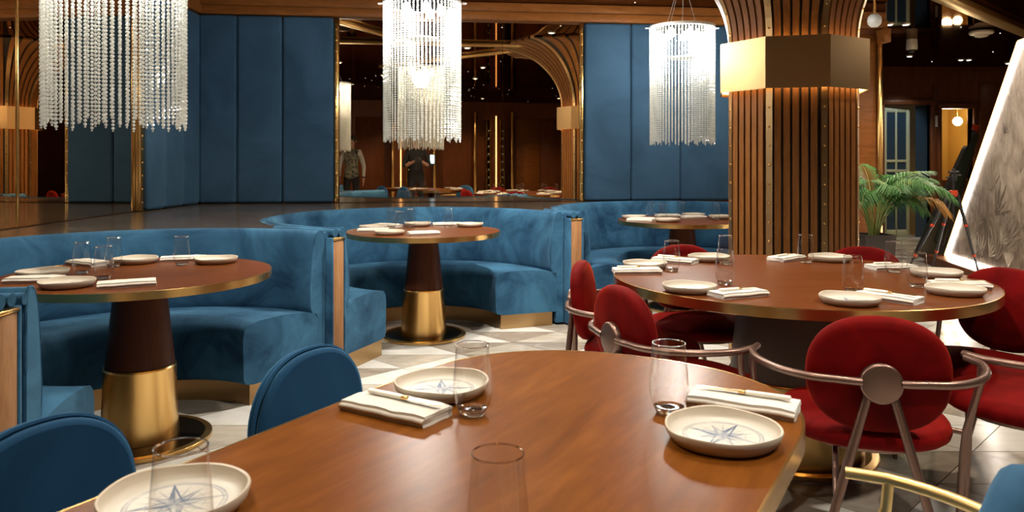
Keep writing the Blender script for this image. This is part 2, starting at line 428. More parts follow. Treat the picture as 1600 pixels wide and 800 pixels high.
# ------------------------------------------------------------------ ceiling
ce = struct(MB().box(-3.2, 9.2, -5.2, 14.2, H_CEIL, H_CEIL+.1).build('ceiling', 'ceil'))
mb = MB()
for i in range(170):
    x, y = random.uniform(-2.8, 8.5), random.uniform(-4.5, 12)
    mb.add([(x+.007*math.cos(a), y+.007*math.sin(a), H_CEIL-.003) for a in [k*PI/3 for k in range(6)]], [tuple(reversed(range(6)))])
o = mb.build('star_lights', 'star', ce); o['kind'] = 'stuff'
dl = MB().lathe([(.0, -.012), (.028, -.012), (.030, -.006), (.030, 0)], 20).mesh('downlight', 'down')
dr = MB().lathe([(.030, 0), (.030, -.016), (.046, -.012), (.048, 0)], 20).mesh('downlight_ring', 'white_paint')
for x, y, p, c in DOWN+[(6.78, 11.6, 0, 0), (7.75, 12.0, 0, 0), (6.9, 11.6, 0, 0)]:  # the added brightening lamps get fixtures too
    d = link('downlight', dl, ce, (x, y, H_CEIL)); link('downlight_ring', dr, d)
def beam(x0, y0, x1, y1, w, h, n, m='brass_dull'):
    L = math.hypot(x1-x0, y1-y0); a = math.atan2(y1-y0, x1-x0)
    return struct(MB().rbox(0, L, -w/2, w/2, H_CEIL-h, H_CEIL, .004, 1, Tm(x0, y0, 0, a)).build('trim_%d' % n, m))
beam(-2.9, 4.62, 3.6, 5.3, .09, .04, 1); beam(-.6, 4.8, -2.2, 7.0, .08, .04, 3)
beam(2.1, 5.3, 6.3, 9.25, .16, .06, 4); beam(1.75, 6.6, 2.4, 7.6, .09, .05, 6, 'cornice')
beam(1.2, 5.1, -.9, 2.3, .08, .04, 7)

# ------------------------------------------------------------------ walls
A = math.atan(.121); CA = math.cos(A)
wb = struct(MB().box(-3.15, 3.82, 0, .16, 0, H_CEIL).build('wall_back', 'dark_wood')); wb.location = (0, 7.5, 0); wb.rotation_euler = (0, 0, A)
lx = lambda X: X/CA
wl = struct(MB().box(-.12, 0, -5.0, 7.2, 0, H_CEIL).build('wall_left', 'dark_wood')); wl.location = (-2.95, 0, 0)
wf = struct(MB().box(-3.1, 9.1, -5.1, -4.95, 0, H_CEIL).build('wall_front', 'dark_wood'))
wr = struct(MB().box(9.0, 9.15, -5.0, 14.1, 0, H_CEIL).build('wall_right', 'dark_wood'))
for x0, x1 in ((3.15, 3.80), (4.6, 5.3)):
    MB().rbox(x0, x1, -4.95, -4.92, .0, 2.35, .005, 1).build('wood_panel', 'cornice', wf)
for x0, x1 in ((3.85, 4.5), (-2.6, -1.9), (-1.8, -1.1), (-1.0, -.3)):
    MB().rbox(x0, x1, -4.95, -4.93, .0, 2.35, .005, 1).build('wood_panel', 'dark_wood', wf)
# padded panels
Z0, Z1 = .855, 2.60
def pad(x0, x1, parent, along='x', r=.028, d=.07):
    mb = MB()
    if along == 'x': mb.rbox(x0+.002, x1-.002, -d, 0, Z0, Z1, r, 4)
    else: mb.rbox(0, d, x0+.002, x1-.002, Z0, Z1, r, 4)
    return mb.build('upholstered_panel', 'blue_wall', parent)
xs = [-2.90, -2.58, -2.130, -1.68]
xs = [lx(-2.90), lx(-2.562), lx(-2.155), lx(-1.690)]
for a_, b_ in zip(xs, xs[1:]): pad(a_, b_, wb)
for a_, b_ in ((.705, 1.17), (1.17, 1.67), (1.67, 2.19)): pad(lx(a_), lx(b_), wb)
MB().rbox(lx(2.20), lx(2.26), -.06, 0, Z0, 2.60, .004, 1).build('wood_edge', 'dark_wood', wb)
for k, (a_, b_) in enumerate(((6.09, 6.40), (6.40, 6.76), (6.76, 7.10))): pad(a_, b_, wl, 'y')
# wood panels of the wall end behind the column
for a_ in (2.30, 2.68, 3.06, 3.44):
    MB().rbox(lx(a_), lx(a_+.36), -.02, 0, .1, 2.55, .004, 1).build('wood_panel', 'cornice', wb)
# rivet helper
rv = MB().lathe([(.0075, 0), (.0062, .004), (.0, .0062)], 8)
def rivets(path, normal, m='brass_dull'):
    mb = MB()
    q = Vector((0, 0, 1)).rotation_difference(Vector(normal)).to_matrix().to_4x4()
    for p in path: mb.add(rv.v, rv.f, True, Matrix.Translation(p) @ q)
    return mb
# back mirror
bmr = thing('wall_mirror', 'bronze tinted wall mirror between blue padded panels, framed by riveted brass strips', 'mirror', (0, 7.5, 0), A)
seams = [lx(-1.64), lx(-.92), lx(-.092), lx(.66)]
for a_, b_ in zip(seams, seams[1:]): MB().box(a_+.0015, b_-.0015, -.012, -.002, Z0, 2.6).build('mirror_pane', M['mirror'], bmr)
for a_ in (lx(-1.688), lx(.662)):
    s = MB().rbox(a_, a_+.044, -.03, -.001, Z0, 2.6, .003, 1).build('brass_strip', 'brass', bmr)
    o = rivets([(a_+.022, -.03, .92+.105*i) for i in range(16)], (0, -1, 0)).build('rivets', 'brass_dull', s); o['kind'] = 'stuff'
# left mirror
lmr = thing('wall_mirror', 'bronze tinted mirror on the left wall behind the nearest crystal chandelier', 'mirror', (-2.95, 0, 0))
sl = [-.2, .9, 2.1, 3.3, 4.56, 5.03, 5.99]
sl = [.6, 1.7, 2.8, 3.7, 4.56, 5.99]
for a_, b_ in zip(sl, sl[1:]): MB().box(.002, .012, a_+.002, b_-.002, Z0, 2.6).build('mirror_pane', M['mirror'], lmr)
s = MB().rbox(.001, .045, 5.99, 6.08, Z0, 2.6, .003, 1).build('brass_strip', 'brass', lmr)
o = rivets([(.045, 6.035, .92+.105*i) for i in range(16)], (1, 0, 0)).build('rivets', 'brass_dull', s); o['kind'] = 'stuff'
MB().rbox(.001, .020, 4.553, 4.567, Z0, 2.6, .002, 1).build('brass_bead', 'brass', lmr)
# cornice
def cornice(n, x0, x1, T, end=False):
    mb = MB().rbox(x0, x1, -.10, 0, 2.605, 2.685, .006, 2, T).rbox(x0, x1, -.07, 0, 2.69, 2.778, .006, 2, T)
    return struct(mb.build('trim_%d' % n, 'cornice'))
cornice(10, lx(-2.93), lx(3.84), Tm(0, 7.5, 0, A)); cornice(11, -7.12, 3.0, Tm(-2.95, 0, 0, PI/2) @ Matrix.Scale(-1, 4, (1, 0, 0)))
MB_end = MB().rbox(lx(3.77), lx(3.85), -.14, .18, 2.46, 2.60, .006, 1, Tm(0, 7.5, 0, A))
struct(MB_end.build('trim_12', 'cornice'))
struct(MB().rbox(lx(3.765), lx(3.815), -.05, 0, 0, 2.46, .004, 1, Tm(0, 7.5, 0, A)).build('trim_13', 'brass'))
# far wall with two doorways
FY = 12.5
fw = MB()
for x0, x1, z0, z1 in ((3.0, 6.05, 0, H_CEIL), (6.05, 6.80, 2.22, H_CEIL), (6.80, 6.98, 0, H_CEIL), (6.98, 7.50, 2.16, H_CEIL), (7.50, 9.1, 0, H_CEIL)):
    fw.box(x0, x1, FY, FY+.15, z0, z1)
fw = struct(fw.build('wall_far', 'dark_wood'))
for x0, x1 in ((4.4, 5.15), (5.2, 5.95), (6.84, 6.94), (7.6, 8.2), (8.3, 8.9)):
    MB().rbox(x0, x1, FY-.02, FY, .12, 2.5, .006, 1).build('wood_panel', 'dark_wood', fw)
struct(MB().rbox(3.0, 6.0, FY-.03, FY, 0, .1, .004, 1).build('baseboard_far', 'dark_wood'))
def casing(n, x0, x1, h):
    mb = MB().rbox(x0-.07, x0, FY-.04, FY+.15, 0, h+.07, .005, 1).rbox(x1, x1+.07, FY-.04, FY+.15, 0, h+.07, .005, 1).rbox(x0-.07, x1+.07, FY-.045, FY+.15, h, h+.08, .005, 1)
    return struct(mb.build('trim_%d' % n, 'dark_wood'))
casing(20, 6.05, 6.80, 2.16); casing(21, 6.98, 7.50, 2.10)
# left door leaf, cream frame with dark frosted panes
door = struct(thing('door_1', 'cream framed glass door standing in the left dark doorway', 'door', (6.07, FY+.03, 0), math.radians(8)))
mb = MB()
for x0, x1 in ((0, .05), (.205, .235), (.40, .46)): mb.rbox(x0, x1, 0, .04, 0, 2.12, .004, 1)
for z0 in (0, .60, 1.06, 1.22, 2.04): mb.rbox(.04, .42, .002, .038, z0, z0+(.12 if z0 == 0 else .045 if z0 < 2 else .08), .004, 1)
mb.build('door_frame', 'cream_frame', door)
for x0, x1 in ((.05, .205), (.235, .40)):
    for z0, z1 in ((.12, .60), (.645, 1.06), (1.105, 1.22), (1.265, 2.04)):
        MB().box(x0, x1, .016, .024, z0, z1).build('pane', 'frost', door)
del door['label']; del door['category']
side = struct(MB().box(6.60, 6.79, FY+.06, FY+.07, 0, 2.15).build('window_1', 'frost'))
# amber back room behind the right doorway
ar = MB().box(6.7, 8.0, 14.0, 14.1, 0, 2.6).box(6.75, 6.8, FY+.15, 14.0, 0, 2.6).box(7.95, 8.0, FY+.15, 14.0, 0, 2.6).box(6.7, 8.0, FY+.15, 14.1, 2.3, 2.4)
struct(ar.build('wall_amber_room', 'amber'))
tag(MB().rbox(6.86, 7.9, 12.75, 13.1, 0, .93, .01, 2).build('bar_counter', 'dark_wood'), 'dark wooden counter inside the amber lit right doorway', 'counter')
gl = thing('globe_lamp', 'round glowing globe lamp on the amber wall in the right doorway', 'lamp', (7.60, 13.1, 1.92))
MB().lathe([(0, -.075), (.04, -.064), (.068, -.03), (.075, 0), (.068, .03), (.04, .064), (0, .075)], 20).build('globe', 'globe', gl)
MB().tube([(0, 0, .07), (0, 0, .40)], .008).build('stem', 'brass', gl)
point(7.3, 12.75+.15, 2.0, 16, (1, .78, .45), .08)
spot(6.3, 11.6, 2.7, 25, (.75, .88, 1), 60, .6, (6.25, 12.5, 1.5))  # cool spot added to light the frosted door panes
# light switch / sign between the doors
tag(MB().rbox(6.86, 6.92, FY-.035, FY-.02, 1.80, 1.98, .003, 1).build('wall_plate', 'white_paint'), 'small pale plate on the dark wall between the two doorways', 'plate')

# ------------------------------------------------------------------ mural partition
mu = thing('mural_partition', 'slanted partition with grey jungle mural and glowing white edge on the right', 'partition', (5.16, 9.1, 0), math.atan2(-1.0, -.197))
# local x runs along the wall towards the viewer, +y faces away from... local frame: outward face is -y side
outl = [(0, .12), (4.6, .12), (4.6, 2.36), (1.91, 2.36)]
def extr(poly, y0, y1):
    n = len(poly); mb = MB()
    mb.add([(x, y0, z) for x, z in poly]+[(x, y1, z) for x, z in poly],
           [tuple(range(n)), tuple(reversed(range(n, 2*n)))]+[(i, n+i, n+(i+1) % n, (i+1) % n) for i in range(n)])
    return mb
SGN = -1
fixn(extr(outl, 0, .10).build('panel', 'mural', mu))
def strip(p, q, w, y0, y1):
    d = (Vector(q)-Vector(p)); n = Vector((-d.y, d.x)).normalized()*w
    return [tuple(p), tuple(q), tuple(Vector(q)+n), tuple(Vector(p)+n)]
led = MB(); amb = MB()
for p, q in (((1.91, 2.36), (0, .12)), ((0, .12), (4.6, .12)), ((4.6, 2.36), (1.91, 2.36))):
    e = extr(strip(p, q, .036, 0, 0), -.012, -.001); led.add(e.v, e.f)
    e = extr(strip(p, q, -.022, 0, 0), -.03, .10); amb.add(e.v, e.f)
fixn(led.build('light_strip', 'led', mu)); fixn(amb.build('edge_trim', 'led_edge', mu))
MB().rbox(-.25, 4.7, -.18, .12, 0, .115, .006, 1).build('plinth', 'dark_wood', mu)
# painted palm fans of the mural (flat paint, a hair proud of the panel)
def fan(cx, cz, L, n, a0, a1):
    mb = MB()
    for i in range(n):
        a = a0+(a1-a0)*i/(n-1); l = L*random.uniform(.75, 1.05); w = .055*l
        d = Vector((math.cos(a), math.sin(a))); nn = Vector((-d.y, d.x))
        P = [Vector((cx, cz)), Vector((cx, cz))+d*l*.55+nn*w, Vector((cx, cz))+d*l, Vector((cx, cz))+d*l*.55-nn*w]
        e = extr([tuple(p) for p in P], -.003, 0); mb.add(e.v, e.f)
    return mb
rndm = random.Random(5)
tones = {'painted_dark_leaves': ('mural_leaf', MB()), 'painted_mid_leaves': ('mural_mid', MB()), 'painted_pale_leaves': ('mural_pale', MB())}
for q in range(95):
    z = .2+2.0*rndm.random()**1.9; x = rndm.uniform(.1, 4.4)
    if x < 1.95*(z-.12)/2.24+.30: continue
    k = 'painted_pale_leaves' if (z < .75 and rndm.random() < .35) else rndm.choice(['painted_dark_leaves', 'painted_mid_leaves', 'painted_mid_leaves'])
    a = rndm.uniform(.6, 1.6); L = rndm.uniform(.14, .34)*(1.25 if z < 1 else .9)
    if x-L*.8 < 1.95*(z+L-.12)/2.24: L *= .5
    f = fan(x, z, L, rndm.choice([4, 5, 6, 7]), a-.5, a+.9); tones[k][1].add(f.v, f.f)
for k, (m_, mb_) in tones.items():
    o = fixn(mb_.build(k, m_, mu)); o['kind'] = 'stuff'

# ------------------------------------------------------------------ stone ledge behind the booths
C1, C2, C3 = (-1.66, 3.43), (-.63, 5.48), (1.44, 6.50)
RO = 1.115
def arc(c, a0, a1, n=26): return [(c[0]+RO*math.cos(a0+(a1-a0)*i/n), c[1]+RO*math.sin(a0+(a1-a0)*i/n)) for i in range(n+1)]
a12 = math.atan2(C2[1]-C1[1], C2[0]-C1[0]); a23 = math.atan2(C3[1]-C2[1], C3[0]-C2[0])
rad = math.radians
poly = [(-2.945, 2.2), (-2.78, 2.2)]
poly += arc(C1, rad(212), a12+.05)
poly += arc(C2, a12+PI-.05, a23+.05)
poly += arc(C3, a23+PI-.05, rad(98), 20)
poly += [(1.2, 7.49+.121*1.2), (-2.945, 7.49-.121*2.945)]
led_o = MB().prism(poly, 0, .85)
b_ = bmesh.new(); vs_ = [b_.verts.new(p) for p in led_o.v]
n = len(poly)
for f in led_o.f: b_.faces.new([vs_[i] for i in f])
b_.normal_update(); bmesh.ops.triangulate(b_, faces=[f for f in b_.faces if len(f.verts) > 4]); bmesh.ops.recalc_face_normals(b_, faces=b_.faces)
me = bpy.data.meshes.new('stone_ledge'); b_.to_mesh(me); b_.free(); me.materials.append(M['slab'])
tag(link('stone_ledge', me), 'polished dark stone ledge running behind the blue booths under the mirrors', 'ledge')

# ------------------------------------------------------------------ booths
def seat_prof():
    P = [(.60, .105), (.555, .115), (.545, .14), (.540, .34), (.548, .385), (.575, .412), (.64, .425), (.80, .430), (.95, .418), (1.03, .395), (1.03, .105)]
    return P
def back_prof():
    return [(1.03, .36), (1.002, .39), (.985, .44), (.982, .54), (.995, .70), (1.012, .80), (1.025, .838), (1.043, .856), (1.064, .856), (1.078, .838), (1.084, .79), (1.085, .60), (1.085, .02), (1.03, .02)]
def booth(name, label, c, a0, a1, ends):
    t = thing(name, label, 'sofa', (c[0], c[1], 0), 0, 'round blue booths')
    a0 = rad(a0); a1 = rad(a1)
    fixn(MB().sweep(seat_prof(), a0, a1, 64).build('seat', 'blue', t))
    bo = fixn(MB().sweep(back_prof(), a0, a1, 64).build('backrest', 'blue', t))
    ar_ = [(1.096*math.cos(a0+(a1-a0)*i/64), 1.096*math.sin(a0+(a1-a0)*i/64), .828) for i in range(65)]
    fixn(MB().tube(ar_, .019, 10).build('bolster', 'blue', t))
    for a in (a0+.004, a1-.004):    # welt where seat meets back at the open end, and around the back's end
        pr = [(r*math.cos(a), r*math.sin(a), z) for r, z in back_prof()[:12]]
        fixn(MB().tube(pr, .006, 6).build('welt', 'blue', bo))
    fixn(MB().sweep([(.585, 0), (.585, .105), (1.0, .105), (1.0, 0)], a0+.012, a1-.012, 64).build('kick_plate', 'brass_band', t))
    for px_, py_, ang in ends:      # divider ends between two booths: oak face, blue sides, brass cap
        T = Tm(px_-c[0], py_-c[1], 0, ang)      # local -y faces the aisle
        e = MB().rbox(-.046, .046, -.012, .02, .012, .80, .003, 1, T).build('end_panel', 'oak', t)
        MB().rbox(-.052, .052, -.018, .025, .80, .812, .002, 1, T).build('brass_cap', 'brass', e)
        MB().rbox(-.062, -.047, -.016, .20, .012, .815, .005, 2, T).rbox(.047, .062, -.016, .20, .012, .815, .005, 2, T).rbox(-.046, .046, .021, .28, .02, .80, .004, 1, T).build('divider', 'blue', t)
        MB().tube([T @ Vector((-.02, -.004, .838)), T @ Vector((-.02, .45, .838))], .024, 12).tube([T @ Vector((.035, -.002, .835)), T @ Vector((.035, .45, .835))], .020, 12).build('bolster', 'blue', t)
    return t
m12 = Vector(((C1[0]+C2[0])/2, (C1[1]+C2[1])/2)); m23 = Vector(((C2[0]+C3[0])/2, (C2[1]+C3[1])/2))
v12 = Vector((math.sin(a12), -math.cos(a12))); v23 = Vector((math.sin(a23), -math.cos(a23)))
e12 = m12+v12*.165; e23 = m23+v23*.18
booth('round_booth', 'blue velvet round booth nearest the camera at left, around the left table', C1, 56, 279,
      [(e12.x, e12.y, a12), (C1[0]+.17, C1[1]-1.18, rad(90))])
booth('round_booth', 'middle blue velvet round booth in front of the large mirror', C2, 20, 250, [(e23.x, e23.y, a23)])
booth('round_booth', 'farthest blue velvet round booth, beside the slatted column', C3, -14, 212, [])

# ------------------------------------------------------------------ pedestal tables
def round_table(name, label, c, R, m_top, rc, rs, ped, disc_r=.30, rim=.032):
    t = thing(name, label, 'table', (c[0], c[1], 0))
    MB().lathe([(0, .75-rim), (R-.004, .75-rim), (R-.004, .75), (0, .75)], 96, smooth=False).build('tabletop', m_top, t)
    MB().lathe([(R-.004, .75-rim-.002), (R, .75-rim), (R+.001, .7495), (R-.003, .7508), (R-.0045, .7495)], 96).build('brass_edge', 'brass', t)
    MB().lathe([(rc[0], .715), (rc[1], .34), (0, .34)], 48).build('pedestal', ped, t)
    s = MB().lathe([(rs[0]-.003, .338), (rs[0], .340), (rs[0]+.004, .334), (rs[0]+.001, .328), (rs[1], .022), (0, .022)], 48).build('brass_sleeve', 'brass', t)
    d = MB().lathe([(disc_r-.006, .020), (disc_r-.03, .0205), (0, .021)], 64).build('base_disc', 'disc', t)
    MB().lathe([(disc_r-.006, 0), (disc_r, .003), (disc_r, .017), (disc_r-.006, .0205)], 64).build('disc_edge', 'brass', d)
    return t
round_table('pedestal_table', 'round booth table at left with brass rim and cone pedestal, nearest of three', C1, .56, 'table_red', (.105, .143), (.148, .160), 'pedestal')
round_table('pedestal_table', 'round booth table with brass rim in front of the large mirror', C2, .545, 'table_red', (.10, .137), (.143, .162), 'pedestal')
round_table('pedestal_table', 'round booth table farthest back, half hidden by the slatted column', C3, .54, 'table_red', (.10, .137), (.143, .162), 'pedestal')
CR = (1.215, 3.32)
round_table('dining_table', 'large round walnut table with brass rim, ringed by red velvet chairs', CR, .77, 'table_red', (.225, .262), (.268, .285), 'drum', .34, .038)

# foreground table: long, rounded end
nt_ = thing('dining_table', 'long brown wooden table with brass edge in the foreground', 'table', (-.13, 1.12, 0), rad(60))
def outline(hw, L0, L1, b, n=40):
    P = []
    for i in range(n+1):
        a = -PI/2+PI*i/n; cs, sn = math.cos(a), math.sin(a)
        P.append((L1-b+b*math.copysign(abs(cs)**(2/2.25), cs), hw*math.copysign(abs(sn)**(2/2.25), sn)))
    for i in range(n+1):
        a = PI/2+PI*i/n; cs, sn = math.cos(a), math.sin(a)
        P.append((-L0+b+b*math.copysign(abs(cs)**(2/2.25), cs), hw*math.copysign(abs(sn)**(2/2.25), sn)))
    return P
# local x along the table (towards the far end), local y across
oi = outline(.428, .86, .955, .42); oo = outline(.433, .865, .96, .42)
MB().prism(oi, .712, .7500).build('tabletop', 'table', nt_)
n = len(oo); mb = MB()
mb.add([(x, y, .710) for x, y in oo]+[(x, y, .7505) for x, y in oo]+[(x, y, .7505) for x, y in oi]+[(x, y, .710) for x, y in oi],
       [(k*n+i, k*n+(i+1) % n, ((k+1) % 4)*n+(i+1) % n, ((k+1) % 4)*n+i) for k in range(4) for i in range(n)], False)
fixn(mb.build('brass_edge', 'brass', nt_))
for x in (-.42, .42):
    MB().lathe([(.10, .71), (.14, .34), (0, .34)], 32, Tm(x, 0, 0)).build('pedestal', 'pedestal', nt_)
    MB().lathe([(.145, .338), (.16, .022), (0, .022)], 32, Tm(x, 0, 0)).build('brass_sleeve', 'brass', nt_)
    MB().lathe([(.27, 0), (.27, .018), (0, .021)], 40, Tm(x, 0, 0)).build('base_disc', 'disc', nt_)

# ------------------------------------------------------------------ bistro chairs (round pad, hub disc, arm ring)
def superpad(hw, hh, d, n=36, e=2.3, rows=7):
    """padded oval disc in the xz plane, front at -y... centred"""
    vs = []; fs = []
    prof = []
    for k in range(rows):
        a = PI*k/(rows-1); prof.append((1-.16*(1-math.sin(a)) if 0 < k < rows-1 else .80, -math.cos(a)*.5))
    for s_, y in prof:
        for i in range(n):
            a = 2*PI*i/n; cs, sn = math.cos(a), math.sin(a)
            vs.append((hw*s_*math.copysign(abs(cs)**(2/e), cs), y*d, hh*s_*math.copysign(abs(sn)**(2/e), sn)))
    k = len(prof)
    fs = [(j*n+i, j*n+(i+1) % n, (j+1)*n+(i+1) % n, (j+1)*n+i) for j in range(k-1) for i in range(n)]
    for base, y, sg in ((0, -.5*d, -1), ((k-1)*n, .5*d, 1)):      # domed faces
        c = len(vs); vs.append((0, y+sg*.018, 0)); m0 = len(vs)
        for i in range(n):
            p = vs[base+i]; vs.append((p[0]*.6, y+sg*.013, p[2]*.6))
        for i in range(n):
            fs.append((base+i, base+(i+1) % n, m0+(i+1) % n, m0+i)); fs.append((m0+i, m0+(i+1) % n, c))
    return vs, fs
def arm_ring(side, n=18):
    # from the hub (y=-.29) out to the side and forward; local +y is the chair's front
    P = []
    for i in range(n+1):
        u = i/n
        if u < .22: a = u/.22; P.append((side*(.05+.07*a), -.315+.012*a*a, .628))
        else:
            a = (u-.22)/.78; th = a*rad(104)
            P.append((side*(.12+.215*math.sin(min(th, PI/2))-(.022*max(0, (th-PI/2)/rad(14)))), -.303+.29*(1-math.cos(th))*1.0, .628))
    return P
def make_chair(name, label, mv, mm, group):
    t = thing(name, label, 'chair', (0, 0, 0), 0, group)
    vs, fs = superpad(.247, .247, .066, 40, 2.5)
    R = Matrix.Translation((0, 0, .437)) @ Matrix.Rotation(PI/2, 4, 'X')
    fixn(MB().add(vs, fs, True, R).build('seat', mv, t))
    MB().lathe([(0, .392), (.205, .392), (.21, .398), (.21, .408), (0, .408)], 32).build('seat_pan', mm, t)
    vs, fs = superpad(.195, .172, .058, 44, 2.35)
    R = Matrix.Translation((0, -.252, .637)) @ Matrix.Rotation(rad(7), 4, 'X')
    fixn(MB().add(vs, fs, True, R).build('backrest', mv, t))
    R = Matrix.Translation((0, -.292, .625)) @ Matrix.Rotation(PI/2, 4, 'X')
    MB().lathe([(0, -.012), (.05, -.012), (.054, -.010), (.057, -.006), (.057, .024), (.054, .028), (.05, .0295), (0, .0295)], 32, R).build('hub', mm, t)
    for s_ in (-1, 1):
        P = arm_ring(s_)
        MB().tube(P, .0115, 10).build('arm', mm, t)
        # front leg: drops from the arm near its tip, leans in to the seat, then down
        j = P[-3]
        F = [(j[0], j[1], .628), (j[0]-s_*.002, j[1]+.004, .57), (j[0]-s_*.014, j[1]+.035, .48), (j[0]-s_*.026, j[1]+.06, .40), (j[0]-s_*.036, j[1]+.075, .20), (j[0]-s_*.042, j[1]+.085, 0)]
        F2 = []
        for i in range(len(F)-1):
            for q in range(3): F2.append(Vector(F[i]).lerp(Vector(F[i+1]), q/3))
        F2.append(F[-1])
        MB().tube(F2, [.0105]*10+[.0125, .012, .0115, .011, .010, .009], 10).build('leg', mm, t)
        MB().tube([(s_*.030, -.300, .600), (s_*.105, -.315, .33), (s_*.195, -.345, 0)], [.0125, .0135, .010], 10).build('leg', mm, t)
        MB().tube([(s_*.10, -.16, .398), (s_*.118, -.312, .30)], .009, 8).tube([(s_*.16, .12, .398), (F[3][0], F[3][1], .395)], .009, 8).build('brace', mm, t)
    return t
RED = 'red velvet chairs around the large round table'
def face(ang): return rad(ang)-PI/2
red = make_chair('velvet_armchair', 'red velvet chair nearest the camera, its round back and hub facing the viewer', 'red', 'bronze', RED)
red.location = (1.115, 2.45, 0); red.rotation_euler = (0, 0, face(75))
for x, y, a, lab in (
    (.565, 3.335, -15, 'leftmost red velvet chair seen edge on beside the booth end'),
    (.634, 2.82, 22, 'red velvet chair at the left with its bronze hub turned to the camera'),
    (.925, 3.79, -84, 'red velvet chair behind the large round table before the farthest booth'),
    (1.70, 3.72, -115, 'red velvet chair showing only its top edge in front of the column'),
    (1.83, 3.02, 215, 'rightmost red velvet chair with its seat back facing the camera'),
    (1.75, 2.60, 123, 'red velvet chair at the right edge showing only its seat and arm')):
    copy_tree(red, (x, y, 0), face(a), lab)
# the same model in blue with brass tube, at the foreground table
bc = make_chair('velvet_armchair', 'light blue velvet chair with brass arm in the bottom right corner', 'blue', 'brass_tube', None)
bc.location = (.503, 1.259, 0); bc.rotation_euler = (0, 0, face(139))

# ------------------------------------------------------------------ blue arch-backed chairs at the foreground table
def arch_chair(label, x, y, ang):
    t = thing('upholstered_chair', label, 'chair', (x, y, 0), face(ang), 'blue arch backed chairs on the left')
    def arch(hw, zt, z0, n=28):
        P = [(-hw, z0)]
        for i in range(n+1):
            a = PI-PI*i/n; cs = math.cos(a)
            P.append((hw*math.copysign(abs(cs)**(2/2.3), cs), zt-.175+.175*abs(math.sin(a))**(2/2.3)))
        P.append((hw, z0)); return P
    def slab(hw, zt, z0, y0, y1, r):
        mb = MB(); rings = []
        for y_, ins in ((y0, r), (y0+r*.3, r*.3), (y0+r, 0), (y1-r, 0), (y1-r*.3, r*.3), (y1, r)):
            rings.append([(p[0], y_, p[1]) for p in arch(hw-ins, zt-ins, z0+ins)])
        n = len(rings[0]); vs = [p for r_ in rings for p in r_]
        fs = [(j*n+i, j*n+(i+1) % n, (j+1)*n+(i+1) % n, (j+1)*n+i) for j in range(len(rings)-1) for i in range(n)]
        fs += [tuple(range(n)), tuple(reversed(range((len(rings)-1)*n, len(rings)*n)))]
        return mb.add(vs, fs, True)
    R = Matrix.Translation((0, -.20, 0)) @ Matrix.Rotation(rad(5), 4, 'X')
    s1 = slab(.172, .808, .36, -.032, -.010, .009); fixn(MB().add(s1.v, s1.f, True, Matrix.Translation((0, -.02, 0))).build('back_shell', 'blue_chair', t))
    s2 = slab(.169, .805, .42, -.008, .014, .010); fixn(MB().add(s2.v, s2.f, True, Matrix.Translation((0, -.02, 0))).build('backrest', 'blue_chair', t))
    W = [(p[0], -.029, p[1]) for p in arch(.171, .807, .40)]
    MB().tube(W, .005, 6).build('piping', 'blue_chair', t)
    MB().rbox(-.20, .20, 0, .42, .38, .47, .035, 4).build('seat', 'blue_chair', t)
    for sx in (-1, 1):
        for sy in (.02, .38):
            MB().tube([(sx*.165, sy, .385), (sx*.18, sy+(.02 if sy > .1 else -.03), 0)], [.014, .009], 8).build('leg', 'brass_dull', t)
    return t
arch_chair('blue arch backed chair beside the foreground table, left of the folded napkin', -.452, 1.80, -30)
arch_chair('blue arch backed chair in the bottom left corner of the picture', -.778, 1.293, -30)

# ------------------------------------------------------------------ column
COL = (1.7535, 4.83); DEL = rad(-15)
col = thing('slatted_column', 'octagonal wooden slatted column with a broad brass band and flared top', 'column', (*COL, 0), DEL)
A0 = .40*math.cos(PI/8)
def path(z_or_t, upper):
    if not upper: return (A0, z_or_t)
    t_ = z_or_t; return (A0+.86*(1-math.cos(t_)), 1.965+.80*math.sin(t_))
def oct_shell(rows, dr):
    mb = MB(); vs = []; fs = []
    for a, z in rows:
        for k in range(8):
            th = PI/8+k*PI/4; r = (a+dr)/math.cos(PI/8); vs.append((r*math.cos(th), r*math.sin(th), z))
    for j in range(len(rows)-1):
        for k in range(8): fs.append((j*8+k, j*8+(k+1) % 8, (j+1)*8+(k+1) % 8, (j+1)*8+k))
    return mb.add(vs, fs)
low_rows = [(A0, 0), (A0, 1.96)]; up_rows = [path(PI/2*i/20*.995, True) for i in range(21)]
o = oct_shell(low_rows+up_rows[1:], -.024); o.build('backing', 'black', col)
def strip_mesh(rows, u0, u1, d, name, m):
    """a slat on the +x face: u in [-1,1] across the face, d proud"""
    vs = []; fs = []; k = len(rows)
    for j, (a, z) in enumerate(rows):
        p, q = rows[max(j-1, 0)], rows[min(j+1, k-1)]
        tx, tz = q[0]-p[0], q[1]-p[1]; L = math.hypot(tx, tz) or 1; nx, nz = tz/L, -tx/L
        hw = a*math.tan(PI/8)
        for (s_, off) in ((u0, -.022), (u1, -.022), (u1, d), (u0, d)):
            vs.append((a+nx*off, s_*hw, z+nz*off))
    for j in range(k-1):
        for e in range(4): fs.append((j*4+e, j*4+(e+1) % 4, (j+1)*4+(e+1) % 4, (j+1)*4+e))
    fs += [(3, 2, 1, 0), tuple((k-1)*4+e for e in range(4))]
    mb = MB().add(vs, fs); me = mb.mesh(name, m)
    b_ = bmesh.new(); b_.from_mesh(me); bmesh.ops.recalc_face_normals(b_, faces=b_.faces); b_.to_mesh(me); b_.free(); return me
rows_l = [(A0, .02), (A0, 1.72)]; rows_u = [path(PI/2*i/20*.99, True) for i in range(21)]
us = [(-.80+.325*i, -.80+.325*i+.232) for i in range(5)]
for rows, tagname in ((rows_l, 'low'), (rows_u, 'up')):
    for (u0, u1) in us:
        me = strip_mesh(rows, u0, u1, .006, 'slat', 'slat')
        for k in range(8): link('slat', me, col, None, k*PI/4)
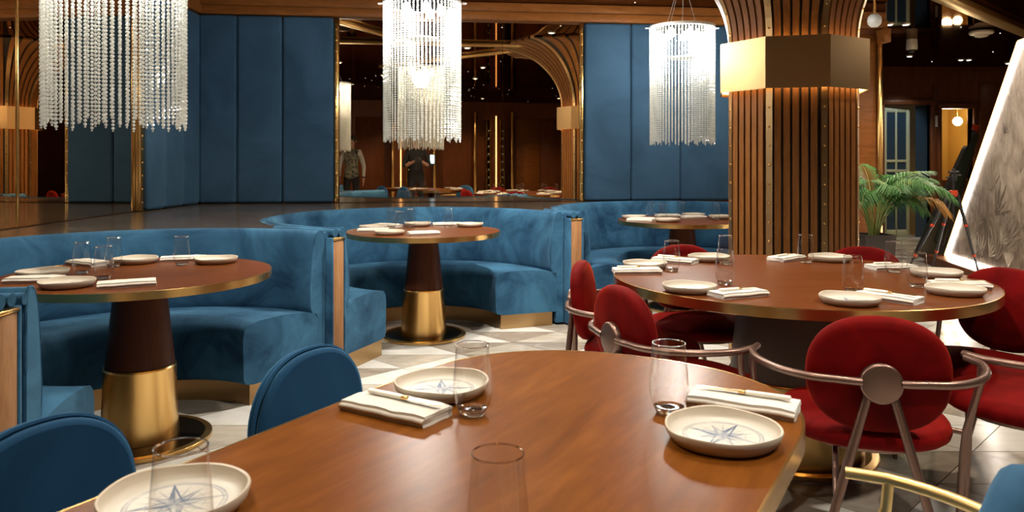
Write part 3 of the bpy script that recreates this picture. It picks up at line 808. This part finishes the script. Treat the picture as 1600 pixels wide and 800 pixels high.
# brass corner strips with rivets
def corner_mesh(rows):
    vs = []; fs = []; k = len(rows); mb = MB()
    for j, (a, z) in enumerate(rows):
        p, q = rows[max(j-1, 0)], rows[min(j+1, k-1)]
        tx, tz = q[0]-p[0], q[1]-p[1]; L = math.hypot(tx, tz) or 1; nx, nz = tz/L, -tx/L
        r = a/math.cos(PI/8); w = .019*(a/A0)**.35
        for (s_, off) in ((-w, -.02), (w, -.02), (w, .004), (-w, .004)):
            vs.append((r+nx*off-.006, s_, z+nz*off))
    for j in range(k-1):
        for e in range(4): fs.append((j*4+e, j*4+(e+1) % 4, (j+1)*4+(e+1) % 4, (j+1)*4+e))
    fs += [(3, 2, 1, 0), tuple((k-1)*4+e for e in range(4))]
    me = mb.add(vs, fs).mesh('brass_strip', 'brass_band')
    b_ = bmesh.new(); b_.from_mesh(me); bmesh.ops.recalc_face_normals(b_, faces=b_.faces); b_.to_mesh(me); b_.free(); return me
r0 = A0/math.cos(PI/8)
for rows, upper in ((rows_l, False), (rows_u, True)):
    me = corner_mesh(rows)
    mb = MB()
    if not upper:
        rm = rivets([(r0-.002, 0, .10+.1125*i) for i in range(14)], (1, 0, 0)); mb = rm
    else:
        for i in range(9):
            t_ = .08+.16*i; a, z = path(t_, True); tx, tz = .86*math.sin(t_), .80*math.cos(t_); L = math.hypot(tx, tz)
            rm = rivets([(a/math.cos(PI/8)-.002, 0, z)], (tz/L, 0, -tx/L)); mb.add(rm.v, rm.f, True)
    rme = mb.mesh('rivets', 'brass')
    for k in range(8):
        s = link('brass_strip', me, col, None, PI/8+k*PI/4)
        q = link('rivets', rme, s); q['kind'] = 'stuff'
# band: hollow octagonal brass shell, lit inside
RB = .462
def octp(R): return [(R*math.cos(PI/8+k*PI/4), R*math.sin(PI/8+k*PI/4)) for k in range(8)]
vs = []; P0, P1 = octp(RB), octp(RB-.012)
for P, z in ((P0, 1.671), (P0, 1.972), (P1, 1.972), (P1, 1.671)): vs += [(x, y, z) for x, y in P]
fixn(MB().add(vs, [(k*8+i, k*8+(i+1) % 8, ((k+1) % 4)*8+(i+1) % 8, ((k+1) % 4)*8+i) for k in range(4) for i in range(8)]).build('brass_band', 'brass_band', col))
vs = []; P0, P1 = octp(RB-.013), octp(.412)
for P, z in ((P0, 1.815), (P0, 1.83), (P1, 1.83), (P1, 1.815)): vs += [(x, y, z) for x, y in P]
fixn(MB().add(vs, [(k*8+i, k*8+(i+1) % 8, ((k+1) % 4)*8+(i+1) % 8, ((k+1) % 4)*8+i) for k in range(4) for i in range(8)]).build('band_shelf', 'black', col))
for z in (1.700, 1.938):
    vs = []; P0, P1 = octp(RB-.014), octp(RB-.026)
    for P, zz in ((P0, z-.006), (P0, z+.006), (P1, z+.006), (P1, z-.006)): vs += [(x, y, zz) for x, y in P]
    fixn(MB().add(vs, [(k*8+i, k*8+(i+1) % 8, ((k+1) % 4)*8+(i+1) % 8, ((k+1) % 4)*8+i) for k in range(4) for i in range(8)]).build('light_strip', 'led_warm', col))

# ------------------------------------------------------------------ crystal chandeliers
bead_v = []; bead_f = []
def bead(r, n=7):
    mb = MB(); mb.lathe([(.0, -r), (r*.72, -r*.62), (r, 0), (r*.72, r*.62), (.0, r)], n, smooth=False); return mb
def strand_mesh(nb, step, r):
    mb = MB(); b1 = bead(r)
    for i in range(nb): mb.add(b1.v, b1.f, False, Matrix.Translation((0, 0, -i*step-r)) @ Matrix.Rotation(i*.45, 4, 'Z'))
    b2 = bead(r*.62); mb.add(b2.v, b2.f, False, Matrix.Translation((0, 0, -nb*step-r*.4)))
    return mb.mesh('bead_strand', M['crystal'])
STR = [strand_mesh(59, .0163, .0080), strand_mesh(58, .0163, .0080), strand_mesh(60, .0163, .0076)]
LAMP = (1, .95, .86)
def chandelier(label, x, y, ztop, R, power):
    t = thing('crystal_chandelier', label, 'chandelier', (x, y, ztop), 0, 'cylindrical crystal chandeliers')
    MB().lathe([(R-.012, -.012), (R+.004, -.012), (R+.006, 0), (R+.004, .010), (R-.012, .010), (R-.014, 0), (R-.012, -.012)], 64).build('ring', 'white_paint', t)
    MB().lathe([(0, .004), (R-.02, .004), (R-.02, .012), (0, .012)], 48, smooth=False).build('top_plate', 'white_paint', t)
    n = 60
    for i in range(n):
        a = 2*PI*i/n
        link('bead_strand', STR[i % 3], t, ((R-.004)*math.cos(a), (R-.004)*math.sin(a), -.010))
    MB().lathe([(.0, -.26), (.10, -.262), (.11, -.255), (.10, -.25), (0, -.25)], 24).build('inner_disc', 'white_paint', t)
    MB().tube([(0, 0, 0), (0, 0, -.25)], .006).build('stem', 'white_paint', t)
    for k in range(5):
        a = k*2*PI/5
        o = MB().lathe([(0, -.095), (.022, -.085), (.030, -.060), (.022, -.035), (.012, -.02), (.012, 0)], 14, Matrix.Translation((.13*math.cos(a), .13*math.sin(a), 0))).build('bulb', 'bulb', t)
    dz = H_CEIL-ztop
    for k in range(4):
        a = k*PI/2+.5
        MB().tube([(R*.62*math.cos(a), R*.62*math.sin(a), .01), (.02*math.cos(a), .02*math.sin(a), dz)], .0022, 6).build('wire', 'white_paint', t)
    MB().tube([(0, 0, .01), (.01, .01, dz*.5), (0, 0, dz)], .003, 6).build('cable', 'white_paint', t)
    for k in range(2):
        a = k*PI
        MB().tube([((R+.022+.020*math.cos(q))*math.cos(a), .020*math.sin(q), -.004) for q in [j*PI/6 for j in range(13)]], .0025, 6).build('hook_loop', 'white_paint', t)
    point(x, y, ztop-.14, power, LAMP, .10)
    return t
chandelier('nearest crystal bead chandelier, cut off by the top edge at left', -1.67, 3.24, 2.375, .275, 46)
chandelier('middle crystal bead chandelier hanging in front of the large mirror', -.64, 5.48, 2.375, .275, 50)
chandelier('crystal bead chandelier at right before the blue padded wall, wires in view', 1.44, 6.50, 2.375, .270, 60)

# ------------------------------------------------------------------ place settings
def wobble(a, r, z):
    k = 1+.006*math.sin(3*a+.4)+.006*math.sin(5*a+1.9)
    dz = .0014*math.sin(2*a+.7)+.0010*math.sin(5*a) if z > .02 else 0
    return (r*k, z+dz)
plate_me = fixn(MB().lathe([(0, .0), (.080, 0), (.090, .003), (.099, .014), (.1030, .026), (.1020, .0285), (.0985, .0275), (.095, .017), (.088, .011), (.075, .0092), (.04, .009), (0, .009)], 56, wob=wobble).build('plate', 'plate'))
plate_mesh = plate_me.data; bpy.data.objects.remove(plate_me)
# tumbler: one clear wall surface, rim bead and a thick refracting base
gb = MB().lathe([(.0262, .006), (.0300, .012), (.0352, .026), (.0382, .044), (.0384, .058), (.0370, .080), (.0340, .110), (.0322, .138)], 40)
gb.f = [f for f in gb.f if len(f) == 4]; gb.sm = [True]*len(gb.f)
glass_wall = gb.mesh('bowl', M['glass'])
glass_rim = MB().tube([(.0322*math.cos(2*PI*i/40), .0322*math.sin(2*PI*i/40), .138) for i in range(41)], .0010, 6).mesh('rim', M['glass_base'])
glass_base = MB().lathe([(0, 0), (.0225, 0), (.0256, .003), (.0285, .010), (.0300, .0135), (.022, .0115), (.010, .0125), (0, .014)], 32).mesh('base', M['glass_base'])
def glass(x, y, label, z=.75):
    t = thing('water_glass', label, 'glass', (x, y, z+.0004), random.uniform(0, 6), 'water glasses')
    link('bowl', glass_wall, t); link('rim', glass_rim, t); link('base', glass_base, t); return t
# napkin: a ribbon folded over itself
def napkin_mesh(seed):
    rnd = random.Random(seed); hw = .043; L = .105; th = .0052
    prof = []
    lay = [.003, .0088, .0146, .0202]
    for k, z in enumerate(lay):
        xs_ = [-hw+2*hw*i/8 for i in range(9)]
        if k % 2: xs_.reverse()
        last = (k == len(lay)-1)
        for x in xs_: prof.append((x*(.96 if last else 1), z))
        if not last:
            s_ = 1 if k % 2 == 0 else -1; zm = (z+lay[k+1])/2
            for q in (-.6, 0, .6): prof.append((s_*(hw+.0030*math.cos(q)), zm+.0029*math.sin(q)))
    nrm = []
    for i, p in enumerate(prof):
        a, c = prof[max(i-1, 0)], prof[min(i+1, len(prof)-1)]
        tx, tz = c[0]-a[0], c[1]-a[1]; l = math.hypot(tx, tz) or 1; nrm.append((-tz/l, tx/l))
    ring = [(p[0]+n[0]*th/2, p[1]+n[1]*th/2) for p, n in zip(prof, nrm)]+[(p[0]-n[0]*th/2, p[1]-n[1]*th/2) for p, n in reversed(list(zip(prof, nrm)))]
    mb = MB(); m_ = 17; k = len(ring); vs = []
    for j in range(m_):
        u = j/(m_-1)*2-1
        for x, z in ring:
            e = .006*mnoise.noise(Vector((x*30, u*2.2, seed)))+.002*mnoise.noise(Vector((x*90, u*7, seed+4)))
            sag = z*(1-.10*abs(u)**3)
            vs.append((u*L+.004*mnoise.noise(Vector((x*25, z*90, seed))), x+e*.6, max(.0004, sag+e*.35*(z/.02))))
    fs = [(j*k+i, j*k+(i+1) % k, (j+1)*k+(i+1) % k, (j+1)*k+i) for j in range(m_-1) for i in range(k)]
    h = len(prof)
    for j in (0, m_-1):
        for i in range(h-1):
            q = (j*k+i, j*k+i+1, j*k+k-2-i, j*k+k-1-i); fs.append(q if j == 0 else tuple(reversed(q)))
    mb.add(vs, fs, True); o = fixn(mb.build('n', 'cloth')); me = o.data; bpy.data.objects.remove(o); return me
NAP = [napkin_mesh(s) for s in (1.3, 5.1, 9.7)]
def napkin(x, y, ang, label, i, z=.75):
    o = link('folded_napkin', NAP[i % 3], None, (x, y, z), rad(ang)); return tag(o, label, 'napkin', 'folded napkins')
kh = MB().rbox(-.088, .0, -.0065, .0065, -.0035, .0045, .003, 3).mesh('handle', M['ivory'])
kf = MB().rbox(-.001, .014, -.006, .006, -.003, .004, .002, 2).mesh('ferrule', M['brass'])
kb = MB().prism([(.013, -.006), (.085, -.0062), (.097, -.001), (.094, .004), (.013, .005)], -.0006, .0012).mesh('blade', M['steel'])
def knife(x, y, ang, label, z=.7785):
    t = thing('table_knife', label, 'knife', (x, y, z), rad(ang), 'table knives')
    link('handle', kh, t); link('ferrule', kf, t); link('blade', kb, t)
def plate(x, y, label, rot=0, z=.75):
    return tag(link('plate', plate_mesh, None, (x, y, z), rot), label, 'plate', 'cream plates with compass print')

# foreground table
plate(-.152, 1.655, 'cream compass plate on the foreground table behind the folded napkin', .4)
plate(.3766, 1.373, 'cream compass plate on the foreground table at its right edge', 1.2)
plate(-.482, 1.10, 'cream compass plate in the bottom left corner behind a glass', 2.3)
glass(-.078, 1.511, 'water glass on the foreground table beside the left compass plate')
glass(.311, 1.523, 'water glass on the foreground table beside the right compass plate')
glass(-.418, .97, 'water glass in front of the bottom left plate')
glass(-.0175, .949, 'water glass cut off by the bottom edge at centre')
napkin(-.232, 1.522, -32, 'folded white napkin on the left of the foreground table, knife on it', 0)
napkin(.468, 1.555, -28, 'folded white napkin on the right of the foreground table, behind the plate', 1)
knife(-.219, 1.530, -32, 'ivory handled knife on the left foreground napkin')
knife(.475, 1.563, 152, 'ivory handled knife on the right foreground napkin')
SET = {
 'red': (((.62, 3.58), (.56, 3.43, 2), (.700, 3.488), 'at the left end of the large round table'),
         ((.678, 2.936), (.790, 2.865, 25), (.858, 3.093), 'at the near left of the large round table'),
         ((1.184, 2.69), (1.350, 2.755, -50), (1.300, 2.90), 'before the nearest red chair on the large round table'),
         ((1.66, 2.878), (1.765, 3.03, -12), (1.615, 3.03), 'at the right end of the large round table'),
         ((1.83, 3.31), (1.75, 3.545, 10), (1.70, 3.42), 'at the far right of the large round table'),
         ((1.585, 3.83), (1.425, 3.86, 40), (1.430, 3.74), 'below the slatted column on the large round table'),
         ((.985, 3.84), (.868, 3.80, -35), (1.000, 3.76), 'at the far left of the large round table')),
 't1': (((-2.03, 3.32), (-1.985, 3.205, 12), (-1.935, 3.37), 'at the left of the nearest booth table'),
        ((-1.765, 3.045), (-1.625, 3.055, 28), (-1.72, 3.235), 'at the front of the nearest booth table'),
        ((-1.84, 3.75), (-2.00, 3.70, -30), (-1.87, 3.63), 'at the back of the nearest booth table'),
        ((-1.45, 3.76), (-1.585, 3.82, 20), (-1.574, 3.66), 'at the back right of the nearest booth table')),
 't2': (((-1.01, 5.59), (-.99, 5.475, 4), (-.92, 5.66), 'at the left of the middle booth table'),
        ((-.83, 5.20), (-.695, 5.20, 20), (-.795, 5.45), 'at the front of the middle booth table'),
        ((-.72, 5.87), (-.865, 5.84, -25), (-.765, 5.75), 'at the back of the middle booth table'),
        ((-.32, 5.82), (-.45, 5.90, 10), (-.475, 5.73), 'at the right of the middle booth table')),
 't3': (((1.05, 6.62), (1.085, 6.50, 0), (1.20, 6.66), 'at the left of the farthest booth table'),
        ((1.27, 6.28), (1.14, 6.31, -15), (1.265, 6.45), 'at the front left of the farthest booth table'),
        ((1.62, 6.86), (1.46, 6.87, 5), (1.48, 6.72), 'at the back of the farthest booth table'),
        ((1.80, 6.62), (1.665, 6.66, 15), (1.72, 6.49), 'beside the column on the farthest booth table'))}
def settle(p, nk, g):
    px_, py_ = p; x, y, a = nk; gx, gy = g; ca, sa = math.cos(rad(a)), math.sin(rad(a))
    def near(qx, qy, x, y):            # nearest point of the napkin to q
        u = (qx-x)*ca+(qy-y)*sa; v_ = -(qx-x)*sa+(qy-y)*ca
        u = max(-.111, min(.111, u)); v_ = max(-.049, min(.049, v_)); return x+u*ca-v_*sa, y+u*sa+v_*ca
    for _ in range(60):
        nx, ny = near(px_, py_, x, y); d = math.hypot(nx-px_, ny-py_)
        if d < .108:
            ex, ey = x-px_, y-py_; l = math.hypot(ex, ey) or 1; x += ex/l*.006; y += ey/l*.006
        dx, dy = gx-px_, gy-py_; l = math.hypot(dx, dy)
        if l < .146: gx += dx/l*.006; gy += dy/l*.006
        nx, ny = near(gx, gy, x, y); dx, dy = gx-nx, gy-ny; l = math.hypot(dx, dy)
        if l < .048:
            dx, dy = gx-x, gy-y; l = math.hypot(dx, dy) or 1; gx += dx/l*.006; gy += dy/l*.006
    return (x, y, a), (gx, gy)
i = 0
for k, L in SET.items():
    for (p, nk, g, where) in L:
        nk, g = settle(p, nk, g)
        plate(p[0], p[1], 'cream plate with wavy rim '+where, random.uniform(0, 6))
        napkin(nk[0], nk[1], nk[2], 'folded white napkin '+where, i)
        glass(g[0], g[1], 'clear stemless water glass '+where)
        if k == 'red': knife(nk[0], nk[1], nk[2], 'ivory handled knife '+where)
        i += 1

# ------------------------------------------------------------------ plant
pl = thing('potted_palm', 'green palm with drooping fronds in a dark grey planter beside the column', 'plant', (3.06, 6.5, 0))
mb = MB(); w0, w1, hp = .10, .13, .63
mb.add([(-w0, -w0, 0), (w0, -w0, 0), (w0, w0, 0), (-w0, w0, 0), (-w1, -w1, hp), (w1, -w1, hp), (w1, w1, hp), (-w1, w1, hp),
        (-w1+.012, -w1+.012, hp), (w1-.012, -w1+.012, hp), (w1-.012, w1-.012, hp), (-w1+.012, w1-.012, hp),
        (-w1+.014, -w1+.014, hp-.04), (w1-.014, -w1+.014, hp-.04), (w1-.014, w1-.014, hp-.04), (-w1+.014, w1-.014, hp-.04)],
       [(3, 2, 1, 0)]+[(k*4+i, k*4+(i+1) % 4, (k+1)*4+(i+1) % 4, (k+1)*4+i) for k in range(3) for i in range(4)])
mb.build('planter', 'pot', pl)
MB().box(-w1+.016, w1-.016, -w1+.016, w1-.016, hp-.06, hp-.035).build('soil', 'soil', pl)
def frond(az, lean, L, m='leaf', droop=1.0, bare=.35):
    st = []; p = Vector((.03*math.cos(az), .03*math.sin(az), hp-.04)); pitch = rad(90)-lean*.25
    n = 22
    for i in range(n+1):
        st.append(p.copy()); u = i/n
        pitch -= (lean*1.6+droop*u*1.9)/n
        p = p+Vector((math.cos(az)*math.cos(pitch), math.sin(az)*math.cos(pitch), math.sin(pitch)))*(L/n)
    mb = MB()
    for i in range(int(n*bare), n+1):
        u = (i/n-bare)/(1-bare); d = (st[min(i+1, n)]-st[max(i-1, 0)]).normalized()
        side = d.cross(Vector((0, 0, 1))).normalized(); 
        for s_ in (-1, 1):
            for q in (0, .5):
                base = st[i]+d*(L/n)*q
                l = (.20*math.sin(PI*(.25+.70*u))+.02)*random.uniform(.8, 1.1); dr = d*.75+side*s_*.75
                dr.normalize(); w = .007
                tip = base+dr*l+Vector((0, 0, -.30*l*droop-.05*l)); mid = base+dr*l*.5+Vector((0, 0, .02*l))
                wv = dr.cross(Vector((0, 0, 1))).normalized()*w; upv = Vector((0, 0, .0012))
                mb.add([base, mid+wv, tip, mid-wv, mid+upv*3], [(0, 4, 1), (1, 4, 2), (2, 4, 3), (3, 4, 0), (0, 1, 2, 3)], False)
    f = mb.build('frond', m, pl)
    MB().tube(st, [.007*(1-.8*i/n) for i in range(n+1)], 6).build('stalk', 'stem', f)
random.seed(11)
for k in range(24):
    az = 2*PI*k/24*1.618*2+random.uniform(-.2, .2)
    frond(az, random.uniform(.08, .50), random.uniform(.62, .80), 'leaf', random.uniform(1.0, 1.8), .42)
frond(-.25, .62, .74, 'leaf_dry', 1.5, .62)
frond(-.6, .45, .85, 'leaf', 1.7, .40); frond(-1.2, .35, .85, 'leaf', 1.6, .42); frond(.1, .20, .62, 'leaf', 2.0, .38); frond(-.1, .30, .60, 'leaf', 2.2, .35)

# ------------------------------------------------------------------ tripod
tp = thing('camera_tripod', 'black camera tripod with orange knobs standing before the mural', 'tripod', (4.31, 7.5, 0))
ap = .93
MB().lathe([(0, ap-.03), (.035, ap-.03), (.04, ap), (.035, ap+.03), (0, ap+.03)], 16).build('collar', 'orange', tp)
MB().tube([(0, 0, ap-.25), (0, 0, ap+.13)], .013).build('centre_column', 'tripod', tp)
MB().lathe([(0, ap+.12), (.026, ap+.12), (.03, ap+.15), (.028, ap+.19), (.012, ap+.20), (0, ap+.20)], 14).rbox(-.045, .045, -.025, .025, ap+.20, ap+.218, .004, 1).rbox(-.07, -.02, -.01, .01, ap+.15, ap+.165, .004, 1).rbox(.02, .075, -.012, .012, ap+.172, ap+.186, .004, 1).rbox(-.012, .012, -.012, .012, ap+.215, ap+.24, .003, 1).build('ball_head', 'tripod', tp)
for az, R in ((PI+.05, .56), (-.05, .28), (1.5, .5)):
    f = Vector((R*math.cos(az), R*math.sin(az), .012)); tpp = Vector((.035*math.cos(az), .035*math.sin(az), ap))
    pts = [tpp.lerp(f, u) for u in (0, .34, .345, .66, .665, 1)]
    lg = MB().tube(pts, [.017, .016, .0135, .013, .010, .009], 10).build('leg', 'tripod', tp)
    mb = MB()
    for u in (.34, .66): mb.tube([tpp.lerp(f, u-.012), tpp.lerp(f, u+.012)], .0185 if u < .5 else .0155, 10)
    mb.build('leg_lock', 'orange', lg)
    MB().tube([tpp.lerp(f, .985), f-Vector((0, 0, .010))], .012, 8).build('foot', 'tripod', lg)

# leaning bag of lighting stands
lb = thing('lighting_bag', 'long dark folded stand and reflector bag leaning beside the lit mural edge', 'bag', (5.13, 9.52, 0))
def quad_prism(p, q, w0, w1, d): 
    p = Vector(p); q = Vector(q); ax = (q-p).normalized(); s_ = ax.cross(Vector((0, 1, 0))).normalized(); mb = MB(); rows = []
    for u in (0, .02, .2, .5, .8, .97, 1):
        c = p.lerp(q, u); w = w0+(w1-w0)*u; w = w*(.8 if u in (0, 1) else 1)
        rows.append([c+s_*w+Vector((0, y, 0)) for y in (-d, d)]+[c-s_*w+Vector((0, y, 0)) for y in (d, -d)])
    vs = [x for r in rows for x in r]; k = 4
    fs = [(j*k+i, j*k+(i+1) % k, (j+1)*k+(i+1) % k, (j+1)*k+i) for j in range(len(rows)-1) for i in range(k)]+[(3, 2, 1, 0), tuple((len(rows)-1)*k+i for i in range(4))]
    return mb.add(vs, fs)
M['bag'] = mat('black_nylon', (.014, .016, .014), .55); M['foil'] = mat('dark_green_foil', (.05, .075, .06), .25, .7)
fixn(quad_prism((.02, 0, .02), (.60, .10, 1.42), .17, .06, .04).build('sleeve', 'bag', lb))
fixn(quad_prism((.10, -.055, .25), (.64, .02, 1.58), .022, .035, .012).build('folded_reflector', 'foil', lb))
MB().tube([(.20, -.03, .2), (.70, .12, 1.74)], [.013, .016], 8).build('stand_tube', 'tripod', lb)
fixn(quad_prism((.655, .095, 1.63), (.69, .11, 1.70), .03, .03, .02).build('clamp', 'orange', lb))

# ------------------------------------------------------------------ ceiling items
sp_ = thing('pendant_speaker', 'small white ball speaker hanging beside the column top', 'speaker', (3.28, 6.95, H_CEIL))
MB().lathe([(0, -.325), (.03, -.320), (.055, -.295), (.062, -.262), (.055, -.228), (.03, -.205), (0, -.20)], 24).build('ball', 'white_paint', sp_)
MB().tube([(0, 0, 0), (0, 0, -.20)], .012).build('rod', 'brass', sp_)
sd = thing('smoke_detector', 'white round disc detector under the dark ceiling at right', 'detector', (5.50, 9.0, H_CEIL))
MB().lathe([(.05, 0), (.125, -.015), (.13, -.035), (.12, -.048), (.09, -.055), (0, -.056)], 32).build('body', 'white_paint', sd)
MB().lathe([(.075, -.055), (.07, -.075), (.04, -.084), (0, -.086)], 24).build('dome', MATS.get('white_plastic'), sd)
dd = thing('dome_camera', 'white can shaped ceiling camera left of the mural', 'camera', (5.05, 9.7, H_CEIL))
MB().lathe([(.062, 0), (.065, -.05), (.066, -.12), (.058, -.13), (0, -.13)], 24).build('housing', 'white_paint', dd)
MB().lathe([(.045, -.13), (.038, -.16), (.02, -.172), (0, -.175)], 20).build('lens_dome', 'camera_black', dd)
for k, (x, y) in enumerate(((3.9, 6.2), (2.2, 6.0))):
    pass

# ------------------------------------------------------------------ people seen in the mirror (they stand behind the camera)
def skin_mesh(name, chains, mats, pick):
    """chains: list of [(x,y,z,r)...] sharing the first chain's vertices by position -> one continuous body"""
    pts = []; rad_ = []; edges = []
    def idx(p):
        for i, q in enumerate(pts):
            if (Vector(q)-Vector(p[:3])).length < 1e-4: return i
        pts.append(tuple(p[:3])); rad_.append(p[3]); return len(pts)-1
    for ch in chains:
        ids = [idx(p) for p in ch]
        for a_, c_ in zip(ids, ids[1:]): edges.append((a_, c_))
    me = bpy.data.meshes.new(name); me.from_pydata(pts, edges, []); o = bpy.data.objects.new(name, me); C.objects.link(o)
    sk = o.modifiers.new('s', 'SKIN'); sk.use_smooth_shade = True
    for i, r in enumerate(rad_): me.skin_vertices[0].data[i].radius = (r, r)
    me.skin_vertices[0].data[0].use_root = True
    sb = o.modifiers.new('d', 'SUBSURF'); sb.levels = 1; sb.render_levels = 1
    dg = bpy.context.evaluated_depsgraph_get(); ev = o.evaluated_get(dg); m2 = bpy.data.meshes.new_from_object(ev)
    bpy.data.objects.remove(o); m2.name = name
    m2.materials.clear()
    for mm in mats: m2.materials.append(M[mm])
    for p in m2.polygons: p.material_index = pick(p.center); p.use_smooth = True
    return m2
def person(name, label, loc, rz, mats, pick, hands, elbows, hair='hair', hgt=1.78):
    t = thing(name, label, 'person', loc, rz)
    s = hgt/1.78
    pelvis = (0, 0, .95*s, .125); spine = (0, 0, 1.12*s, .125); chest = (0, .0, 1.32*s, .135); neck0 = (0, 0, 1.46*s, .075); neck = (0, .01, 1.53*s, .055); head0 = (0, .025, 1.61*s, .078); head1 = (0, .02, 1.69*s, .088); head2 = (0, .01, 1.755*s, .055)
    ch = [[pelvis, spine, chest, neck0, neck, head0, head1, head2]]
    for q, sd_ in enumerate((-1, 1)):
        hip = (sd_*.09, 0, .90*s, .095); knee = (sd_*.10, .015, .50*s, .062); ank = (sd_*.10, -.01, .085, .043); toe = (sd_*.115, .15, .04, .034)
        ch.append([pelvis, hip, knee, ank, toe])
        sh = (sd_*.165, 0, 1.43*s, .068); el = (*elbows[q], .044); wr = (*hands[q], .028)
        ch.append([chest, sh, el, wr])
        d = (Vector(hands[q])-Vector(elbows[q])).normalized(); sid = d.cross(Vector((0, 0, 1))).normalized() if abs(d.z) < .9 else Vector((0, 1, 0))
        palm = Vector(hands[q])+d*.07
        ch.append([wr, (*palm, .030)])
        for f in range(4):
            b0 = palm+sid*(.024-.016*f); b1 = b0+d*(.035+.004*(f % 3)); b2 = b1+(d*.6-Vector((0, 0, .5))).normalized()*.03
            ch.append([(*palm, .030), (*b0, .010), (*b1, .009), (*b2, .007)])
        tb = Vector(hands[q])+d*.035-sid*sd_*.03; ch.append([(*palm, .030), (*tb, .011), (*(tb+d*.04), .008)])
    me = skin_mesh('body', ch, mats, pick); link('body', me, t)
    hz = 1.68*s
    hr = MB().lathe([(0, .105), (.05, .098), (.085, .06), (.098, .01), (.092, -.04), (.07, -.06)], 20, Matrix.Translation((0, -.006, hz))); hr.build('hair', hair, t)
    fc = MB()
    for sd_ in (-1, 1):
        fc.lathe([(0, -.011), (.010, 0), (0, .011)], 10, Matrix.Translation((sd_*.032, .098, hz-.01)))
    fc.build('eyes', 'camera_black', t)
    MB().tube([(0, .098, hz-.005), (0, .122, hz-.045), (0, .100, hz-.052)], [.008, .014, .008], 8).tube([(-.028, .098, hz-.085), (0, .108, hz-.083), (.028, .098, hz-.085)], .007, 8).build('nose_and_mouth', 'skin', t)
    for sd_ in (-1, 1): MB().lathe([(0, -.03), (.014, -.015), (.017, 0), (.013, .018), (0, .03)], 10, Matrix.Translation((sd_*.092, .0, hz-.03))).build('ear', 'skin', t)
    return t
def pick_ph(c):
    if c.z > 1.50: return 0
    if c.y > .16 and c.z > .9: return 0
    if c.z < .93: return 2
    return 1
person('person', 'person in a black t-shirt holding a camera, reflected in the mirror', (0.0, -.46, 0), 0, ('skin', 'tshirt', 'trouser'), pick_ph,
       ((-.075, .27, 1.23), (.075, .27, 1.23)), ((-.26, .08, 1.13), (.26, .08, 1.13)))
ca = thing('photo_camera', 'black photo camera held by the person reflected in the mirror', 'camera', (0, -.10, 1.25))
MB().rbox(-.07, .07, -.035, .025, -.05, .045, .008, 2).rbox(-.025, .025, -.03, .02, .04, .068, .006, 2).build('camera_body', 'camera_black', ca)
MB().lathe([(0, 0), (.036, 0), (.036, .045), (.032, .055), (.0, .050)], 20, Matrix.Translation((0, .022, 0)) @ Matrix.Rotation(-PI/2, 4, 'X')).build('lens', 'camera_black', ca)
def pick_w(c):
    if c.z > 1.49 or (abs(c.x) > .20 and c.z < .90 and c.z > .6): return 0
    if c.z < .93: return 2
    if abs(c.x) < .155: return 1
    return 3
arms = (((-.25, .05, .86), (.25, .05, .86)), ((-.25, -.03, 1.13), (.25, -.03, 1.13)))
person('person', 'person in a patterned vest and white shirt, reflected at the mirror left side', (-1.22, -1.45, 0), rad(12), ('skin', 'vest', 'trouser', 'shirt'), pick_w, arms[0], arms[1])
person('person', 'person in a vest with dark sleeves, half hidden at the mirror left edge', (-1.86, -1.80, 0), rad(30), ('skin', 'vest', 'trouser', 'tshirt'), pick_w, arms[0], arms[1], 'hair', 1.70)

# wine wall behind the camera, seen in the mirror
wc = thing('wine_cabinet', 'tall wine cabinet with brass uprights, seen in the mirror behind the photographer', 'cabinet', (0, -4.72, 0))
MB().box(-.1, 3.0, -.22, -.20, 0, 2.5).box(-.1, 3.0, -.20, .1, 0, .35).build('carcass', 'dark_wood', wc)
for x in (-.1, .95, 2.0, 2.98): MB().rbox(x-.03, x+.03, -.2, .12, 0, 2.5, .004, 1).build('brass_upright', 'brass', wc)
for x in (.1, 2.55): MB().rbox(x-.012, x+.012, .10, .12, .3, 2.4, .003, 1).build('light_strip', 'led_edge', wc)
bt = MB().lathe([(0, 0), (.037, 0), (.038, .01), (.038, .19), (.030, .22), (.014, .245), (.013, .30), (.015, .302), (.015, .315), (0, .315)], 16, Matrix.Rotation(-PI/2, 4, 'X')).mesh('wine_bottle', M['bottle'])
cp = MB().lathe([(.0145, .255), (.0155, .30), (.0155, .316), (0, .317)], 14, Matrix.Rotation(-PI/2, 4, 'X')).mesh('foil_cap', M['label'])
for cx, nm in ((2.35, 'right'), (2.72, 'far right'), (.30, 'left')):
    MB().rbox(cx-.05, cx-.044, -.2, .1, .4, 2.3, .001, 1).rbox(cx+.044, cx+.05, -.2, .1, .4, 2.3, .001, 1).build('bottle_rack', 'brass', wc)
    for j in range(8):
        o = link('wine_bottle', bt, None, (cx, -4.88, .62+.2*j)); tag(o, '%s dark bottle from the floor in the %s rack of the wine cabinet' % (('first', 'second', 'third', 'fourth', 'fifth', 'sixth', 'seventh', 'eighth')[j], nm), 'bottle', 'wine bottles in the %s rack' % nm); link('foil_cap', cp, o)
        MB().box(cx-.05, cx+.05, -.19, .05, .572+.2*j, .578+.2*j).build('rack_rung', 'brass', wc)
tb = thing('wall_tablet', 'small glowing blue screen on a stand, reflected beside the photographer', 'screen', (.42, -1.2, 1.28), 0)
MB().rbox(-.05, .05, -.008, 0, -.10, .10, .004, 1).build('tablet_case', 'camera_black', tb); MB().box(-.044, .044, .0005, .002, -.09, .09).build('screen', 'screen', tb)
MB().tube([(0, -.01, -.1), (0, -.01, -1.28)], .012).lathe([(.15, -1.28), (.15, -1.265), (0, -1.262)], 24).build('stand', 'tripod', tb)
